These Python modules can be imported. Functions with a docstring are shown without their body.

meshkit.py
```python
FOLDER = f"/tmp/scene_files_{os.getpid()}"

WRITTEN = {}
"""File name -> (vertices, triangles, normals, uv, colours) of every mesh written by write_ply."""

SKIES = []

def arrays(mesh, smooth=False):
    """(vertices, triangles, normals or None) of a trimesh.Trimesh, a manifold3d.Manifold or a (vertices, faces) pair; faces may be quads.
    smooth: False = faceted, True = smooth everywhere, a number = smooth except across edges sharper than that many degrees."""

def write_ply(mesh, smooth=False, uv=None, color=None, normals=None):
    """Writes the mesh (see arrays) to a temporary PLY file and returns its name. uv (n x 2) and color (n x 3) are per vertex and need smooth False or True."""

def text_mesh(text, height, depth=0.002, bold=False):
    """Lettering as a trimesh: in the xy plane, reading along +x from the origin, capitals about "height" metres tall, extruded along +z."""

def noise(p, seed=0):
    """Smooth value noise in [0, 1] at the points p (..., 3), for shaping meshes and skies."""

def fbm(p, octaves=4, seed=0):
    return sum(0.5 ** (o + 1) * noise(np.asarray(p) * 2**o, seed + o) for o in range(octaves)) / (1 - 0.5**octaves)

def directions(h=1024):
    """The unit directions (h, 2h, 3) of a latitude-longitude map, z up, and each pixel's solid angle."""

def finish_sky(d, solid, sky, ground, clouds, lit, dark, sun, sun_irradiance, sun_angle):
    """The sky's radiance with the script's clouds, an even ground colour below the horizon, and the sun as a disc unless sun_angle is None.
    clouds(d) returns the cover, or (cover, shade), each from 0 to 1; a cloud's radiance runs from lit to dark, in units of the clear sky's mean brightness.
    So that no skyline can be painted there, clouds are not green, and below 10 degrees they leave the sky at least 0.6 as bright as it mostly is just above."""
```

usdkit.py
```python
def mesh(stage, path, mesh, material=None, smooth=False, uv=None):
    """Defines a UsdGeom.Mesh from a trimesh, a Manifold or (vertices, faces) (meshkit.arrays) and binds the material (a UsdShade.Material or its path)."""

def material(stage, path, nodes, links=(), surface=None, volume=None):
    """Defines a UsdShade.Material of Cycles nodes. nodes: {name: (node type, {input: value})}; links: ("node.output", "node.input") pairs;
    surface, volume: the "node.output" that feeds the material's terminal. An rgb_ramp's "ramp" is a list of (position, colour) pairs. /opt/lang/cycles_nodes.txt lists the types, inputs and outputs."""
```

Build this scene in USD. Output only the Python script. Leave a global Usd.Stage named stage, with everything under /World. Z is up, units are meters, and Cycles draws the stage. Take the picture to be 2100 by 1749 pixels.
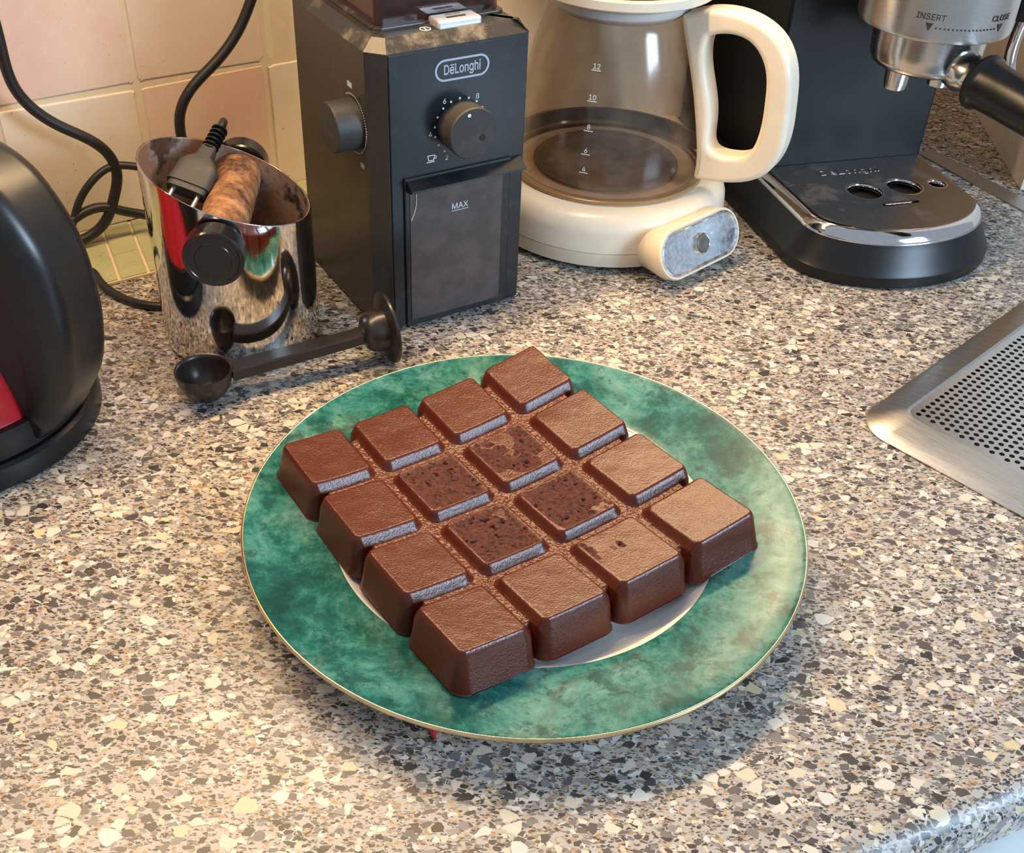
import math, numpy as np, trimesh, manifold3d as m3, shapely, shapely.geometry as sg
from pxr import Usd, UsdGeom, UsdLux, UsdShade, Gf, Sdf, Vt
import usdkit, meshkit

stage = Usd.Stage.CreateInMemory()
UsdGeom.SetStageUpAxis(stage, 'Z'); UsdGeom.SetStageMetersPerUnit(stage, 1.0)
UsdGeom.Xform.Define(stage, '/World')
PI = math.pi
# ------------------------------------------------------------------ camera, light, exposure
F_PX, PITCH, ROLL, CAM_H = 2334.23, 0.654746, 0.048255, 0.5111
EXPOSURE = 0.22
LAMP_I, WINDOW_I, AMBIENT = 118.0, 32.0, (0.10, 0.118, 0.140)
fw = np.array([0, math.cos(PITCH), -math.sin(PITCH)]); rt = np.array([1., 0, 0]); up = np.cross(rt, fw)
rt2 = math.cos(ROLL) * rt + math.sin(ROLL) * up; up2 = -math.sin(ROLL) * rt + math.cos(ROLL) * up
CAM = np.array([0, 0, CAM_H])
cam = UsdGeom.Camera.Define(stage, '/World/camera')
mt = np.eye(4); mt[0, :3] = rt2; mt[1, :3] = up2; mt[2, :3] = -fw; mt[3, :3] = CAM
cam.AddTransformOp().Set(Gf.Matrix4d(*mt.ravel().tolist()))
cam.CreateHorizontalApertureAttr(36.0); cam.CreateVerticalApertureAttr(36.0 * 1749 / 2100)
cam.CreateFocalLengthAttr(F_PX / 2100 * 36); cam.CreateClippingRangeAttr((0.02, 100.0))
cam.CreateExposureAttr(EXPOSURE); cam.CreateFStopAttr(0.0); cam.CreateFocusDistanceAttr(0.75)

WDIR = math.radians(35.5)                        # the direction of the tiled wall
WT = np.array([math.cos(WDIR), math.sin(WDIR), 0]); WN = np.array([-math.sin(WDIR), math.cos(WDIR), 0])
WOFF = 0.985


def basis(x, y, z, o):
    m = np.eye(4); m[0, :3] = x; m[1, :3] = y; m[2, :3] = z; m[3, :3] = o
    return Gf.Matrix4d(*m.ravel().tolist())


dome = UsdLux.DomeLight.Define(stage, '/World/sky_light')
dome.CreateIntensityAttr(1.0); dome.CreateColorAttr(Gf.Vec3f(*AMBIENT))
# a warm strip lamp under the wall cupboards, along the wall
lamp = UsdLux.RectLight.Define(stage, '/World/strip_light')
lc = WT * 0.40 + WN * 0.745 + np.array([0, 0, 0.588])
lz = np.array([0, 0, 0.76]) + WN * 0.65                # its face looks down and into the room
lamp.AddTransformOp().Set(basis(WT, np.cross(lz, WT), lz, lc))
lamp.CreateWidthAttr(1.05); lamp.CreateHeightAttr(0.035); lamp.CreateIntensityAttr(LAMP_I); lamp.CreateColorAttr(Gf.Vec3f(1.0, 0.69, 0.385))
# daylight from a window to the right of the worktop
win = UsdLux.RectLight.Define(stage, '/World/window_light')
wc = np.array([1.52, -0.25, 0.72]); wz = wc - np.array([0.1, 0.6, 0.05]); wz /= np.linalg.norm(wz)
wx = np.cross([0, 0, 1.], wz); wx /= np.linalg.norm(wx)
win.AddTransformOp().Set(basis(wx, np.cross(wz, wx), wz, wc))
win.CreateWidthAttr(0.55); win.CreateHeightAttr(0.55); win.CreateIntensityAttr(WINDOW_I); win.CreateColorAttr(Gf.Vec3f(0.58, 0.78, 1.0))

# ------------------------------------------------------------------ helpers: scene
taken = {}


def numbered(parent, name):
    k = (parent, name); n = taken.get(k, 0); taken[k] = n + 1
    return name if n == 0 else f'{name}_{n:03d}'


def note(prim, label=None, cat=None, group=None, kind=None):
    for k, v in (('label', label), ('category', cat), ('group', group), ('kind', kind)):
        if v: prim.SetCustomDataByKey(k, v)


def thing(name, label, cat, loc=(0, 0, 0), yaw=0.0, group=None, kind=None):
    x = UsdGeom.Xform.Define(stage, '/World/' + numbered('/World', name))
    x.AddTranslateOp().Set(Gf.Vec3d(*map(float, loc))); x.AddRotateZOp().Set(math.degrees(yaw))
    note(x.GetPrim(), label, cat, group, kind)
    return str(x.GetPath())


def part(parent, name, mesh, mat, smooth=35, label=None, kind=None, normals=None, attr=None):
    path = parent + '/' + numbered(parent, name)
    if normals is not None:
        m = usdkit.mesh(stage, path, mesh, mat, smooth=False)
        m.CreateNormalsAttr(Vt.Vec3fArray.FromNumpy(np.asarray(normals, np.float32))); m.SetNormalsInterpolation('vertex')
    else:
        m = usdkit.mesh(stage, path, mesh, mat, smooth=smooth)
    if attr:
        for k, a in attr.items():
            UsdGeom.PrimvarsAPI(m).CreatePrimvar(k, Sdf.ValueTypeNames.FloatArray, 'vertex').Set(Vt.FloatArray.FromNumpy(np.asarray(a, np.float32)))
    note(m.GetPrim(), label, None, None, kind)
    return path


def single(name, mesh, mat, label, cat, smooth=35, kind=None, group=None):
    p = part('/World', name, mesh, mat, smooth)
    note(stage.GetPrimAtPath(p), label, cat, group, kind)
    return p


# ------------------------------------------------------------------ helpers: meshes
def cat_(*ms):
    return trimesh.util.concatenate([as_tm(m) for m in ms])


def as_tm(m):
    if isinstance(m, trimesh.Trimesh): return m
    v, f, _ = meshkit.arrays(m); return trimesh.Trimesh(v, f, process=False)


def xf(m, loc=(0, 0, 0), rot=None):
    m = as_tm(m).copy()
    if rot is not None:
        R = np.eye(4)
        for ang, ax in rot: R = trimesh.transformations.rotation_matrix(ang, ax) @ R
        m.apply_transform(R)
    m.apply_translation(loc); return m


def align(m, d, loc=(0, 0, 0), xhint=None):
    """Turns the mesh's z axis to direction d."""
    d = np.asarray(d, float) / np.linalg.norm(d)
    h = np.array([0, 0, 1.]) if abs(d[2]) < 0.9 else np.array([1., 0, 0])
    if xhint is not None: x = np.asarray(xhint, float) - d * np.dot(xhint, d)
    else: x = np.cross(h, d)
    x /= np.linalg.norm(x); M = np.eye(4); M[:3, 0] = x; M[:3, 1] = np.cross(d, x); M[:3, 2] = d; M[:3, 3] = loc
    m = as_tm(m).copy(); m.apply_transform(M); return m


def rbox(x0, x1, y0, y1, z0, z1, r=0.002, seg=12):
    s = m3.Manifold.sphere(r, seg)
    return as_tm(m3.Manifold.batch_hull([s.translate([x, y, z]) for x in (x0 + r, x1 - r) for y in (y0 + r, y1 - r) for z in (z0 + r, z1 - r)]))


def lathe(prof, n=96, a0=0.0, a1=2 * PI):
    """Revolves (r, z) points about z; keep the outline's outside to the right when walking up."""
    prof = np.asarray(prof, float); full = abs(a1 - a0) > 6.28
    th = np.linspace(a0, a1, n, endpoint=not full); k = len(prof)
    v = np.stack([prof[:, None, 0] * np.cos(th), prof[:, None, 0] * np.sin(th), np.repeat(prof[:, 1:2], n, 1)], -1).reshape(-1, 3)
    f = []
    for i in range(k - 1):
        for j in range(n if full else n - 1):
            b = (j + 1) % n
            f.append([i * n + j, i * n + b, (i + 1) * n + b]); f.append([i * n + j, (i + 1) * n + b, (i + 1) * n + j])
    m = trimesh.Trimesh(v, f, process=False); m.merge_vertices(); m.update_faces(m.nondegenerate_faces()); return m


def loft(rings, cap0=True, cap1=True):
    n = len(rings[0]); v = np.vstack(rings); f = []
    for i in range(len(rings) - 1):
        for j in range(n):
            b = (j + 1) % n
            f += [[i * n + j, i * n + b, (i + 1) * n + b], [i * n + j, (i + 1) * n + b, (i + 1) * n + j]]
    def cap(ring, base, flip):
        c = ring.mean(0); u = ring[1] - ring[0]
        nn = np.zeros(3)
        for a in range(n): nn += np.cross(ring[a] - c, ring[(a + 1) % n] - c)
        nn /= np.linalg.norm(nn); u = ring[0] - c; u -= nn * (u @ nn); u /= np.linalg.norm(u); w = np.cross(nn, u)
        p = np.stack([(ring - c) @ u, (ring - c) @ w], 1)
        vv, ff = trimesh.creation.triangulate_polygon(sg.Polygon(p), engine='earcut')
        from scipy.spatial import cKDTree
        idx = cKDTree(p).query(vv)[1]
        for t in ff:
            t = idx[t]; a, b_, c_ = p[t]
            area = (b_[0] - a[0]) * (c_[1] - a[1]) - (b_[1] - a[1]) * (c_[0] - a[0])
            t = t if area > 0 else t[::-1]
            f.append(list(base + (t[::-1] if flip else t)))
    if cap0: cap(rings[0], 0, True)
    if cap1: cap(rings[-1], (len(rings) - 1) * n, False)
    return trimesh.Trimesh(v, f, process=False)


def inset(p, d):
    """Moves the corners of a closed ccw outline inwards by d."""
    p = np.asarray(p, float); a = p - np.roll(p, 1, 0); b = np.roll(p, -1, 0) - p
    a /= np.linalg.norm(a, axis=1)[:, None]; b /= np.linalg.norm(b, axis=1)[:, None]
    na, nb = np.stack([-a[:, 1], a[:, 0]], 1), np.stack([-b[:, 1], b[:, 0]], 1)
    m = na + nb; m /= np.maximum((m * na).sum(1), 0.3)[:, None] * np.linalg.norm(m, axis=1)[:, None] ** 0 + 0
    m = (na + nb) / np.maximum(1 + (na * nb).sum(1), 0.4)[:, None]
    return p + m * d


def lift(p, z):
    return np.c_[np.asarray(p, float), np.full(len(p), z)]


def slab(outline, z0, z1, r=0.001, seg=3, bottom=True):
    """A plate of that outline (ccw) with rounded rims."""
    ks = np.linspace(0, PI / 2, seg + 1); rings = []
    if bottom: rings += [lift(inset(outline, r * (1 - math.sin(k))), z0 + r * (1 - math.cos(k))) for k in ks]
    else: rings.append(lift(outline, z0))
    rings += [lift(inset(outline, r * (1 - math.cos(k))), z1 - r * (1 - math.sin(k))) for k in ks]
    return loft(rings)


def rrect(x0, x1, y0, y1, r, n=8):
    out = []
    for cx, cy, a in ((x1 - r, y0 + r, -PI / 2), (x1 - r, y1 - r, 0), (x0 + r, y1 - r, PI / 2), (x0 + r, y0 + r, PI)):
        out += [(cx + r * math.cos(a + t), cy + r * math.sin(a + t)) for t in np.linspace(0, PI / 2, n)]
    return np.array(out)


def spline(pts, n=80):
    p = np.asarray(pts, float); d = np.r_[0, np.cumsum(np.linalg.norm(np.diff(p, axis=0), axis=1))]
    from scipy.interpolate import PchipInterpolator, CubicSpline
    t = np.linspace(0, d[-1], n)
    return CubicSpline(d, p)(t)


def tube(pts, r, n=14, smooth=80, caps=True):
    p = spline(pts, smooth) if smooth else np.asarray(pts, float)
    r = np.broadcast_to(r, len(p)) if np.ndim(r) == 0 else np.interp(np.linspace(0, 1, len(p)), np.linspace(0, 1, len(r)), r)
    t = np.gradient(p, axis=0); t /= np.linalg.norm(t, axis=1)[:, None]
    u = np.cross(t[0], [0, 0, 1.] if abs(t[0][2]) < 0.9 else [1., 0, 0]); u /= np.linalg.norm(u); rings = []
    for i in range(len(p)):
        u = u - t[i] * (u @ t[i]); u /= np.linalg.norm(u); w = np.cross(t[i], u)
        a = np.linspace(0, 2 * PI, n, endpoint=False)
        rings.append(p[i] + r[i] * (np.cos(a)[:, None] * u + np.sin(a)[:, None] * w))
    return loft(rings, caps, caps)


def extrude(poly, z0, z1):
    gs = getattr(poly, 'geoms', [poly])
    ms = []
    for g in gs:
        m = trimesh.creation.extrude_polygon(g, z1 - z0, engine='earcut'); m.apply_translation([0, 0, z0]); ms.append(m)
    return trimesh.util.concatenate(ms)


def text(s, h, depth=0.0003, bold=False, center=True):
    m = meshkit.text_mesh(s, h, depth, bold)
    if center:
        b = m.bounds; m.apply_translation([-(b[0][0] + b[1][0]) / 2, -(b[0][1] + b[1][1]) / 2, 0])
    return m


def stand(m, loc=(0, 0, 0)):
    """Lettering in the xy plane onto a face that looks to -y."""
    return xf(m, loc, [(PI / 2, [1, 0, 0])])


# ------------------------------------------------------------------ helpers: materials
UsdGeom.Scope.Define(stage, '/World/Looks')


class R(str):
    """An output of a node."""


class G:
    def __init__(s): s.nodes, s.links, s.k = {}, [], 0
    def __call__(s, kind, **inp):
        out = inp.pop('out', None); name = f'n{s.k}'; s.k += 1; plain = {}
        for k, v in inp.items():
            if isinstance(v, R): s.links.append((str(v), f'{name}.{k}'))
            else: plain[k] = v
        s.nodes[name] = (kind, plain)
        return R(f'{name}.{out}') if out else name
    def math(s, op, a, b=0.0, c=0.0, clamp=False): return s('math', math_type=op, value1=a, value2=b, value3=c, use_clamp=clamp, out='value')
    def mix(s, f, a, b, t='mix'): return s('mix', mix_type=t, fac=f, color1=a, color2=b, out='color')
    def noise(s, vec, scale, detail=3, rough=0.5, dist=0.0, o='fac'): return s('noise_texture', vector=vec, scale=scale, detail=detail, roughness=rough, distortion=dist, out=o)
    def ramp(s, fac, stops): return s('rgb_ramp', ramp=stops, fac=fac, out='color')
    def step(s, v, a, b): return s('map_range', range_type='smoothstep', value=v, from_min=a, from_max=b, to_min=0.0, to_max=1.0, clamp=True, out='result')
    def pos(s): return s('geometry', out='position')
    def obj(s): return s('texture_coordinate', out='object')
    def bump(s, h, strength=0.3, dist=0.001): return s('bump', height=h, strength=strength, distance=dist, out='normal')
    def done(s, name, surf): return usdkit.material(stage, '/World/Looks/' + name, s.nodes, s.links, surface=str(surf))


def bsdf(g, **k): return g('principled_bsdf', out='BSDF', **k)


def plain(name, col, rough=0.5, metal=0.0, grain=0.0, gscale=900, spec=0.5, dust=0.0, dustcol=(0.35, 0.28, 0.2), vary=0.0, coat=0.0):
    g = G(); p = g.pos(); kw = dict(base_color=col, roughness=rough, metallic=metal, specular_ior_level=spec, coat_weight=coat)
    if vary or dust:
        n = g.noise(p, 60, 4, 0.6); c = col
        if vary: c = g.mix(g.step(n, 0.3, 0.7), tuple(x * (1 - vary) for x in col), tuple(min(1, x * (1 + vary)) for x in col))
        if dust:
            sp = g.step(g.noise(p, 700, 2, 0.6), 0.68, 0.74); sm = g.step(g.noise(p, 45, 5, 0.65), 0.5, 0.75)
            m = g.math('multiply', g.math('add', g.math('multiply', sp, 0.6), g.math('multiply', sm, 0.35)), dust, clamp=True)
            c = g.mix(m, c, dustcol); kw['roughness'] = g('mix_float', fac=m, a=rough, b=0.8, out='result')
        kw['base_color'] = c
    if grain: kw['normal'] = g.bump(g.noise(p, gscale, 2), grain, 0.0006)
    return g.done(name, bsdf(g, **kw))


M = {}
M['black'] = plain('black_plastic', (0.007, 0.008, 0.009), 0.33, grain=0.05, gscale=2500, spec=0.36)
M['black_body'] = plain('black_machine_body', (0.007, 0.009, 0.010), 0.42, spec=0.24, dust=0.1, dustcol=(0.05, 0.05, 0.05))
M['black_gloss'] = plain('black_gloss', (0.008, 0.008, 0.009), 0.2, dust=0.25, dustcol=(0.12, 0.11, 0.1))
M['satin'] = plain('satin_black', (0.008, 0.008, 0.009), 0.32, dust=0.15, dustcol=(0.12, 0.11, 0.1))
M['black_matte'] = plain('black_matte', (0.02, 0.018, 0.017), 0.55, grain=0.1, gscale=1500, dust=0.2, dustcol=(0.18, 0.12, 0.08))
M['grinder_side'] = plain('grinder_side', (0.018, 0.014, 0.012), 0.34, spec=0.6, dust=0.25, dustcol=(0.2, 0.14, 0.1))
M['grinder_front'] = plain('grinder_front', (0.006, 0.009, 0.012), 0.32, spec=0.4, dust=0.25, dustcol=(0.22, 0.2, 0.18))
M['dusty'] = plain('dusty_black', (0.02, 0.018, 0.016), 0.35, dust=1.3, dustcol=(0.36, 0.3, 0.2))
M['knob'] = plain('dusty_knob', (0.03, 0.028, 0.027), 0.55, dust=0.8, dustcol=(0.17, 0.13, 0.1))
M['rubber'] = plain('cable_rubber', (0.012, 0.011, 0.011), 0.42, grain=0.06)
M['cream'] = plain('cream_plastic', (0.80, 0.70, 0.55), 0.28, vary=0.03)
M['lid_white'] = plain('lid_white', (0.50, 0.51, 0.52), 0.4)
M['white_print'] = plain('white_print', (0.75, 0.77, 0.78), 0.6)
M['pale_print'] = plain('pale_print', (0.42, 0.46, 0.5), 0.5)
M['dark_print'] = plain('dark_print', (0.03, 0.02, 0.02), 0.6)
M['silver'] = plain('silver_button', (0.72, 0.72, 0.72), 0.3, metal=0.6)
M['gold'] = plain('gold_rim', (0.78, 0.60, 0.33), 0.25, metal=1.0, vary=0.2)
M['porcelain'] = plain('porcelain', (0.80, 0.79, 0.77), 0.12)
M['red'] = plain('red_lacquer', (0.42, 0.012, 0.018), 0.22, dust=0.12, dustcol=(0.6, 0.3, 0.3))
M['white_paint'] = plain('white_paint', (0.78, 0.8, 0.82), 0.4)
M['beige'] = plain('beige_paint', (0.66, 0.58, 0.50), 0.5, vary=0.05)
M['plaster'] = plain('plaster', (0.72, 0.58, 0.4), 0.8)
M['floor'] = plain('floor_tile', (0.45, 0.44, 0.42), 0.5)
M['wood'] = plain('cupboard_white', (0.6, 0.57, 0.52), 0.5)
M['crumb_red'] = plain('red_scrap', (0.55, 0.04, 0.04), 0.6, vary=0.3)
M['pin'] = plain('plug_pin', (0.6, 0.6, 0.58), 0.3, metal=1.0, vary=0.2)
M['cavity'] = plain('dark_cavity', (0.01, 0.008, 0.007), 0.7)


def steel(name, col=(0.62, 0.60, 0.57), rough=0.28, stretch=(1, 1, 40), amount=0.15, stain=0.0, local=True):
    g = G(); p = g.obj() if local else g.pos()
    mp = g('mapping', vector=p, scale=tuple(12.0 * s for s in stretch), out='vector')
    n = g.noise(mp, 6.0, 4, 0.6)
    c = g.mix(g.step(n, 0.2, 0.8), tuple(x * (1 - amount * 0.4) for x in col), col)
    r = g('map_range', value=n, from_min=0.2, from_max=0.8, to_min=rough * (1 - amount), to_max=rough * (1 + amount), out='result'); met = 1.0
    if stain:
        s = g.math('multiply', g.step(g.noise(p, 28, 5, 0.65), 0.56 - 0.2 * stain, 0.66 - 0.14 * stain), stain)
        c = g.mix(s, c, (0.20, 0.075, 0.025)); r = g('mix_float', fac=s, a=r, b=0.7, out='result'); met = g.math('subtract', 1.0, s, clamp=True)
    b = bsdf(g, base_color=c, roughness=r, metallic=met, normal=g.bump(n, 0.03 * amount / 0.15, 0.0004))
    return g.done(name, b)


M['steel'] = steel('brushed_steel', stretch=(1.5, 1.5, 60))
M['tray_steel'] = steel('tray_steel', (0.60, 0.585, 0.565), 0.3, (1, 30, 1), 0.2, stain=0.0)
M['tray_dark'] = steel('drip_grid_steel', (0.36, 0.35, 0.34), 0.33, (30, 1, 1), 0.2, stain=0.15)
M['chrome'] = steel('polished_steel', (0.74, 0.72, 0.70), 0.07, (3, 3, 3), 0.3)
M['alu'] = steel('cast_aluminium', (0.66, 0.64, 0.62), 0.2, (2, 2, 30), 0.2)
M['inner'] = steel('coffee_stained_steel', (0.5, 0.47, 0.44), 0.3, (3, 3, 3), 0.3, stain=0.9)
M['strip'] = steel('joint_metal', (0.50, 0.47, 0.43), 0.45, (1, 20, 1), 0.1)
M['panel_chrome'] = steel('switch_chrome', (0.78, 0.82, 0.86), 0.30, (3, 3, 3), 0.4)


def mk_terrazzo():
    g = G(); p = g.pos()
    nz = g.noise(p, 260, 2, 0.5, o='color')
    off = g('vector_math', math_type='scale', vector1=g('vector_math', math_type='subtract', vector1=nz, vector2=(0.5, 0.5, 0.5), out='vector'), scale=0.0018, out='vector')
    p = g('vector_math', math_type='add', vector1=p, vector2=off, out='vector')
    c = g.mix(g.noise(p, 900, 2), (0.335, 0.312, 0.282), (0.445, 0.412, 0.372))

    def layer(c, scale, prob, edge, stops, rot=0.0, sc=(1, 1, 1), shift=0.0):
        v = g('mapping', vector=p, rotation=(0.0, 0.0, rot), scale=sc, location=(shift, shift * 0.7, 0.37 + shift), out='vector')
        a = g('voronoi_texture', vector=v, scale=scale, feature='f1'); e = g('voronoi_texture', vector=v, scale=scale, feature='distance_to_edge', out='distance')
        s = g('separate_color', color=R(a + '.color'))
        on = g.math('multiply', g.math('less_than', R(s + '.r'), prob), g.step(e, edge, edge + 0.03))
        return g.mix(on, c, g.ramp(R(s + '.g'), stops))
    dark = [(0, (0.028, 0.025, 0.025)), (0.4, (0.07, 0.063, 0.061)), (0.75, (0.14, 0.128, 0.122)), (1, (0.25, 0.235, 0.225))]
    pale = [(0, (0.52, 0.46, 0.36)), (0.35, (0.61, 0.56, 0.47)), (0.7, (0.56, 0.55, 0.52)), (1, (0.55, 0.46, 0.28))]
    ochre = [(0, (0.36, 0.21, 0.10)), (0.5, (0.28, 0.19, 0.12)), (1, (0.44, 0.30, 0.16))]
    c = layer(c, 380, 0.28, 0.05, ochre, 0.5, (1, 1.4, 1))
    c = layer(c, 430, 0.30, 0.07, dark, 1.1, (1, 1.9, 1), 1.3)
    c = layer(c, 340, 0.25, 0.07, dark, -0.4, (1, 2.2, 1), 2.1)
    c = layer(c, 250, 0.15, 0.05, pale, 0.2, (1, 1.3, 1), 3.3)
    c = layer(c, 215, 0.19, 0.07, dark, 2.0, (1, 1.7, 1), 8.8)
    c = layer(c, 160, 0.15, 0.08, dark, 0.9, (1, 1.4, 1), 4.7)
    c = layer(c, 118, 0.13, 0.07, pale, -0.6, (1, 1.25, 1), 5.9)
    c = layer(c, 130, 0.08, 0.09, dark, 0.1, (1, 1.3, 1), 7.1)
    b = bsdf(g, base_color=c, roughness=0.38, specular_ior_level=0.45, normal=g.bump(g.noise(p, 1500, 1), 0.04, 0.0005))
    return g.done('terrazzo_laminate', b)


M['terrazzo'] = mk_terrazzo()


def mk_tile(i, a, b_):
    g = G(); p = g.pos()
    n = g.noise(p, 9 + i, 4, 0.55); f = g.noise(p, 75, 4, 0.6)
    c = g.mix(g.step(n, 0.35, 0.65), a, b_)
    c = g.mix(g.math('multiply', g.step(f, 0.55, 0.8), 0.35), c, (0.80, 0.72, 0.58))
    pit = g.step(g.noise(p, 330, 2, 0.6), 0.70, 0.76)
    c = g.mix(g.math('multiply', pit, 0.6), c, (0.30, 0.17, 0.09))
    h = g.math('subtract', g.noise(p, 40, 4, 0.6), g.math('multiply', pit, 0.5))
    return g.done(f'terracotta_glaze_{i}', bsdf(g, base_color=c, roughness=0.42, normal=g.bump(h, 0.25, 0.0015)))


TILE = [mk_tile(0, (0.72, 0.55, 0.42), (0.74, 0.62, 0.47)), mk_tile(1, (0.70, 0.46, 0.34), (0.73, 0.55, 0.42)), mk_tile(2, (0.76, 0.66, 0.50), (0.74, 0.60, 0.44))]


def mk_grout():
    g = G(); p = g.pos()
    c = g.mix(g.noise(p, 60, 5, 0.6), (0.64, 0.50, 0.30), (0.76, 0.64, 0.46))
    return g.done('grout', bsdf(g, base_color=c, roughness=0.85, normal=g.bump(g.noise(p, 160, 4, 0.6), 0.4, 0.001)))


M['grout'] = mk_grout()


def mk_mosaic():
    g = G(); p = g.pos()
    c = g.mix(g.noise(p, 50, 4), (0.36, 0.37, 0.19), (0.50, 0.50, 0.29))
    c = g.mix(g.step(g.noise(p, 260, 3), 0.68, 0.75), c, (0.12, 0.1, 0.05))
    return g.done('green_mosaic_glaze', bsdf(g, base_color=c, roughness=0.22))


M['mosaic'] = mk_mosaic()


def mk_green():
    g = G(); p = g.obj()
    w = g.noise(p, 20, 8, 0.74, 0.25); s = g.noise(p, 55, 7, 0.75, 0.2); f = g.noise(p, 230, 4, 0.7)
    c = g.ramp(w, [(0.34, (0.006, 0.045, 0.041)), (0.44, (0.011, 0.095, 0.083)), (0.50, (0.030, 0.160, 0.140)), (0.57, (0.075, 0.228, 0.196)), (0.70, (0.17, 0.33, 0.275))])
    c = g.mix(g.math('multiply', g.step(s, 0.48, 0.62), 0.75), c, (0.008, 0.052, 0.046))
    c = g.mix(g.math('multiply', g.step(g.noise(p, 21, 6, 0.66, 0.6), 0.58, 0.70), 0.5), c, (0.070, 0.085, 0.060))
    c = g.mix(g.math('multiply', g.step(f, 0.55, 0.72), 0.55), c, (0.008, 0.055, 0.05))
    return g.done('green_marbled_glaze', bsdf(g, base_color=c, roughness=0.16, specular_ior_level=0.34))


M['green'] = mk_green()


def mk_brownie():
    g = G(); p = g.obj(); torn = g('attribute', attribute='torn', out='fac')
    n = g.noise(p, 26, 4, 0.6); fine = g.noise(p, 740, 2, 0.6); crumb = g.noise(p, 330, 4, 0.7)
    skin = g.mix(n, (0.058, 0.0086, 0.0028), (0.092, 0.0145, 0.0046))
    speck = g.step(g.noise(p, 1100, 2, 0.6), 0.60, 0.72)
    skin = g.mix(g.math('multiply', speck, 0.30), skin, (0.22, 0.065, 0.026))
    gv = g('attribute', attribute='groove', out='fac')
    skin = g.mix(g.math('multiply', g.math('multiply', gv, 0.7), g.step(g.noise(p, 700, 2, 0.6), 0.45, 0.62)), skin, (0.17, 0.045, 0.016))
    inside = g.ramp(crumb, [(0.32, (0.010, 0.0025, 0.0015)), (0.44, (0.055, 0.0105, 0.005)), (0.65, (0.105, 0.021, 0.009))])
    c = g.mix(torn, skin, inside)
    rough = g('mix_float', fac=torn, a=0.29, b=0.75, out='result')
    h = g.math('add', g.math('multiply', fine, 0.55), g.math('multiply', g.math('multiply', crumb, torn), 2.0))
    b = bsdf(g, base_color=c, roughness=rough, specular_ior_level=0.43, normal=g.bump(h, 0.46, 0.0008), subsurface_weight=0.08, subsurface_scale=0.003)
    return g.done('brownie_crust', b)


M['brownie'] = mk_brownie()


def mk_bar():
    g = G(); p = g.obj()
    n = g.noise(p, 60, 6, 0.7); c = g.ramp(n, [(0.35, (0.03, 0.018, 0.012)), (0.47, (0.20, 0.085, 0.035)), (0.65, (0.42, 0.22, 0.10))])
    return g.done('coffee_caked_rubber', bsdf(g, base_color=c, roughness=0.75, normal=g.bump(n, 0.5, 0.002)))


M['bar'] = mk_bar()


def mk_clear(name, tint, refl=0.9, rough=0.03, haze=0.0, hazecol=(0.5, 0.4, 0.3), ior=1.45):
    g = G()
    t = g('transparent_bsdf', color=tint, out='BSDF'); s = g('glossy_bsdf', color=(refl, refl, refl), roughness=rough, out='BSDF')
    fr = g.math('multiply_add', g.math('power', g('layer_weight', blend=0.5, out='facing'), 4.0), 0.75, 0.035, clamp=True); x = g('mix_closure', fac=fr, closure1=t, closure2=s, out='closure')
    if haze:
        d = g('diffuse_bsdf', color=hazecol, out='BSDF')
        hz = g.math('multiply', g.step(g.noise(g.pos(), 35, 4, 0.6), 0.3, 0.75), haze)
        x = g('mix_closure', fac=hz, closure1=x, closure2=d, out='closure')
    return g.done(name, x)


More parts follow.
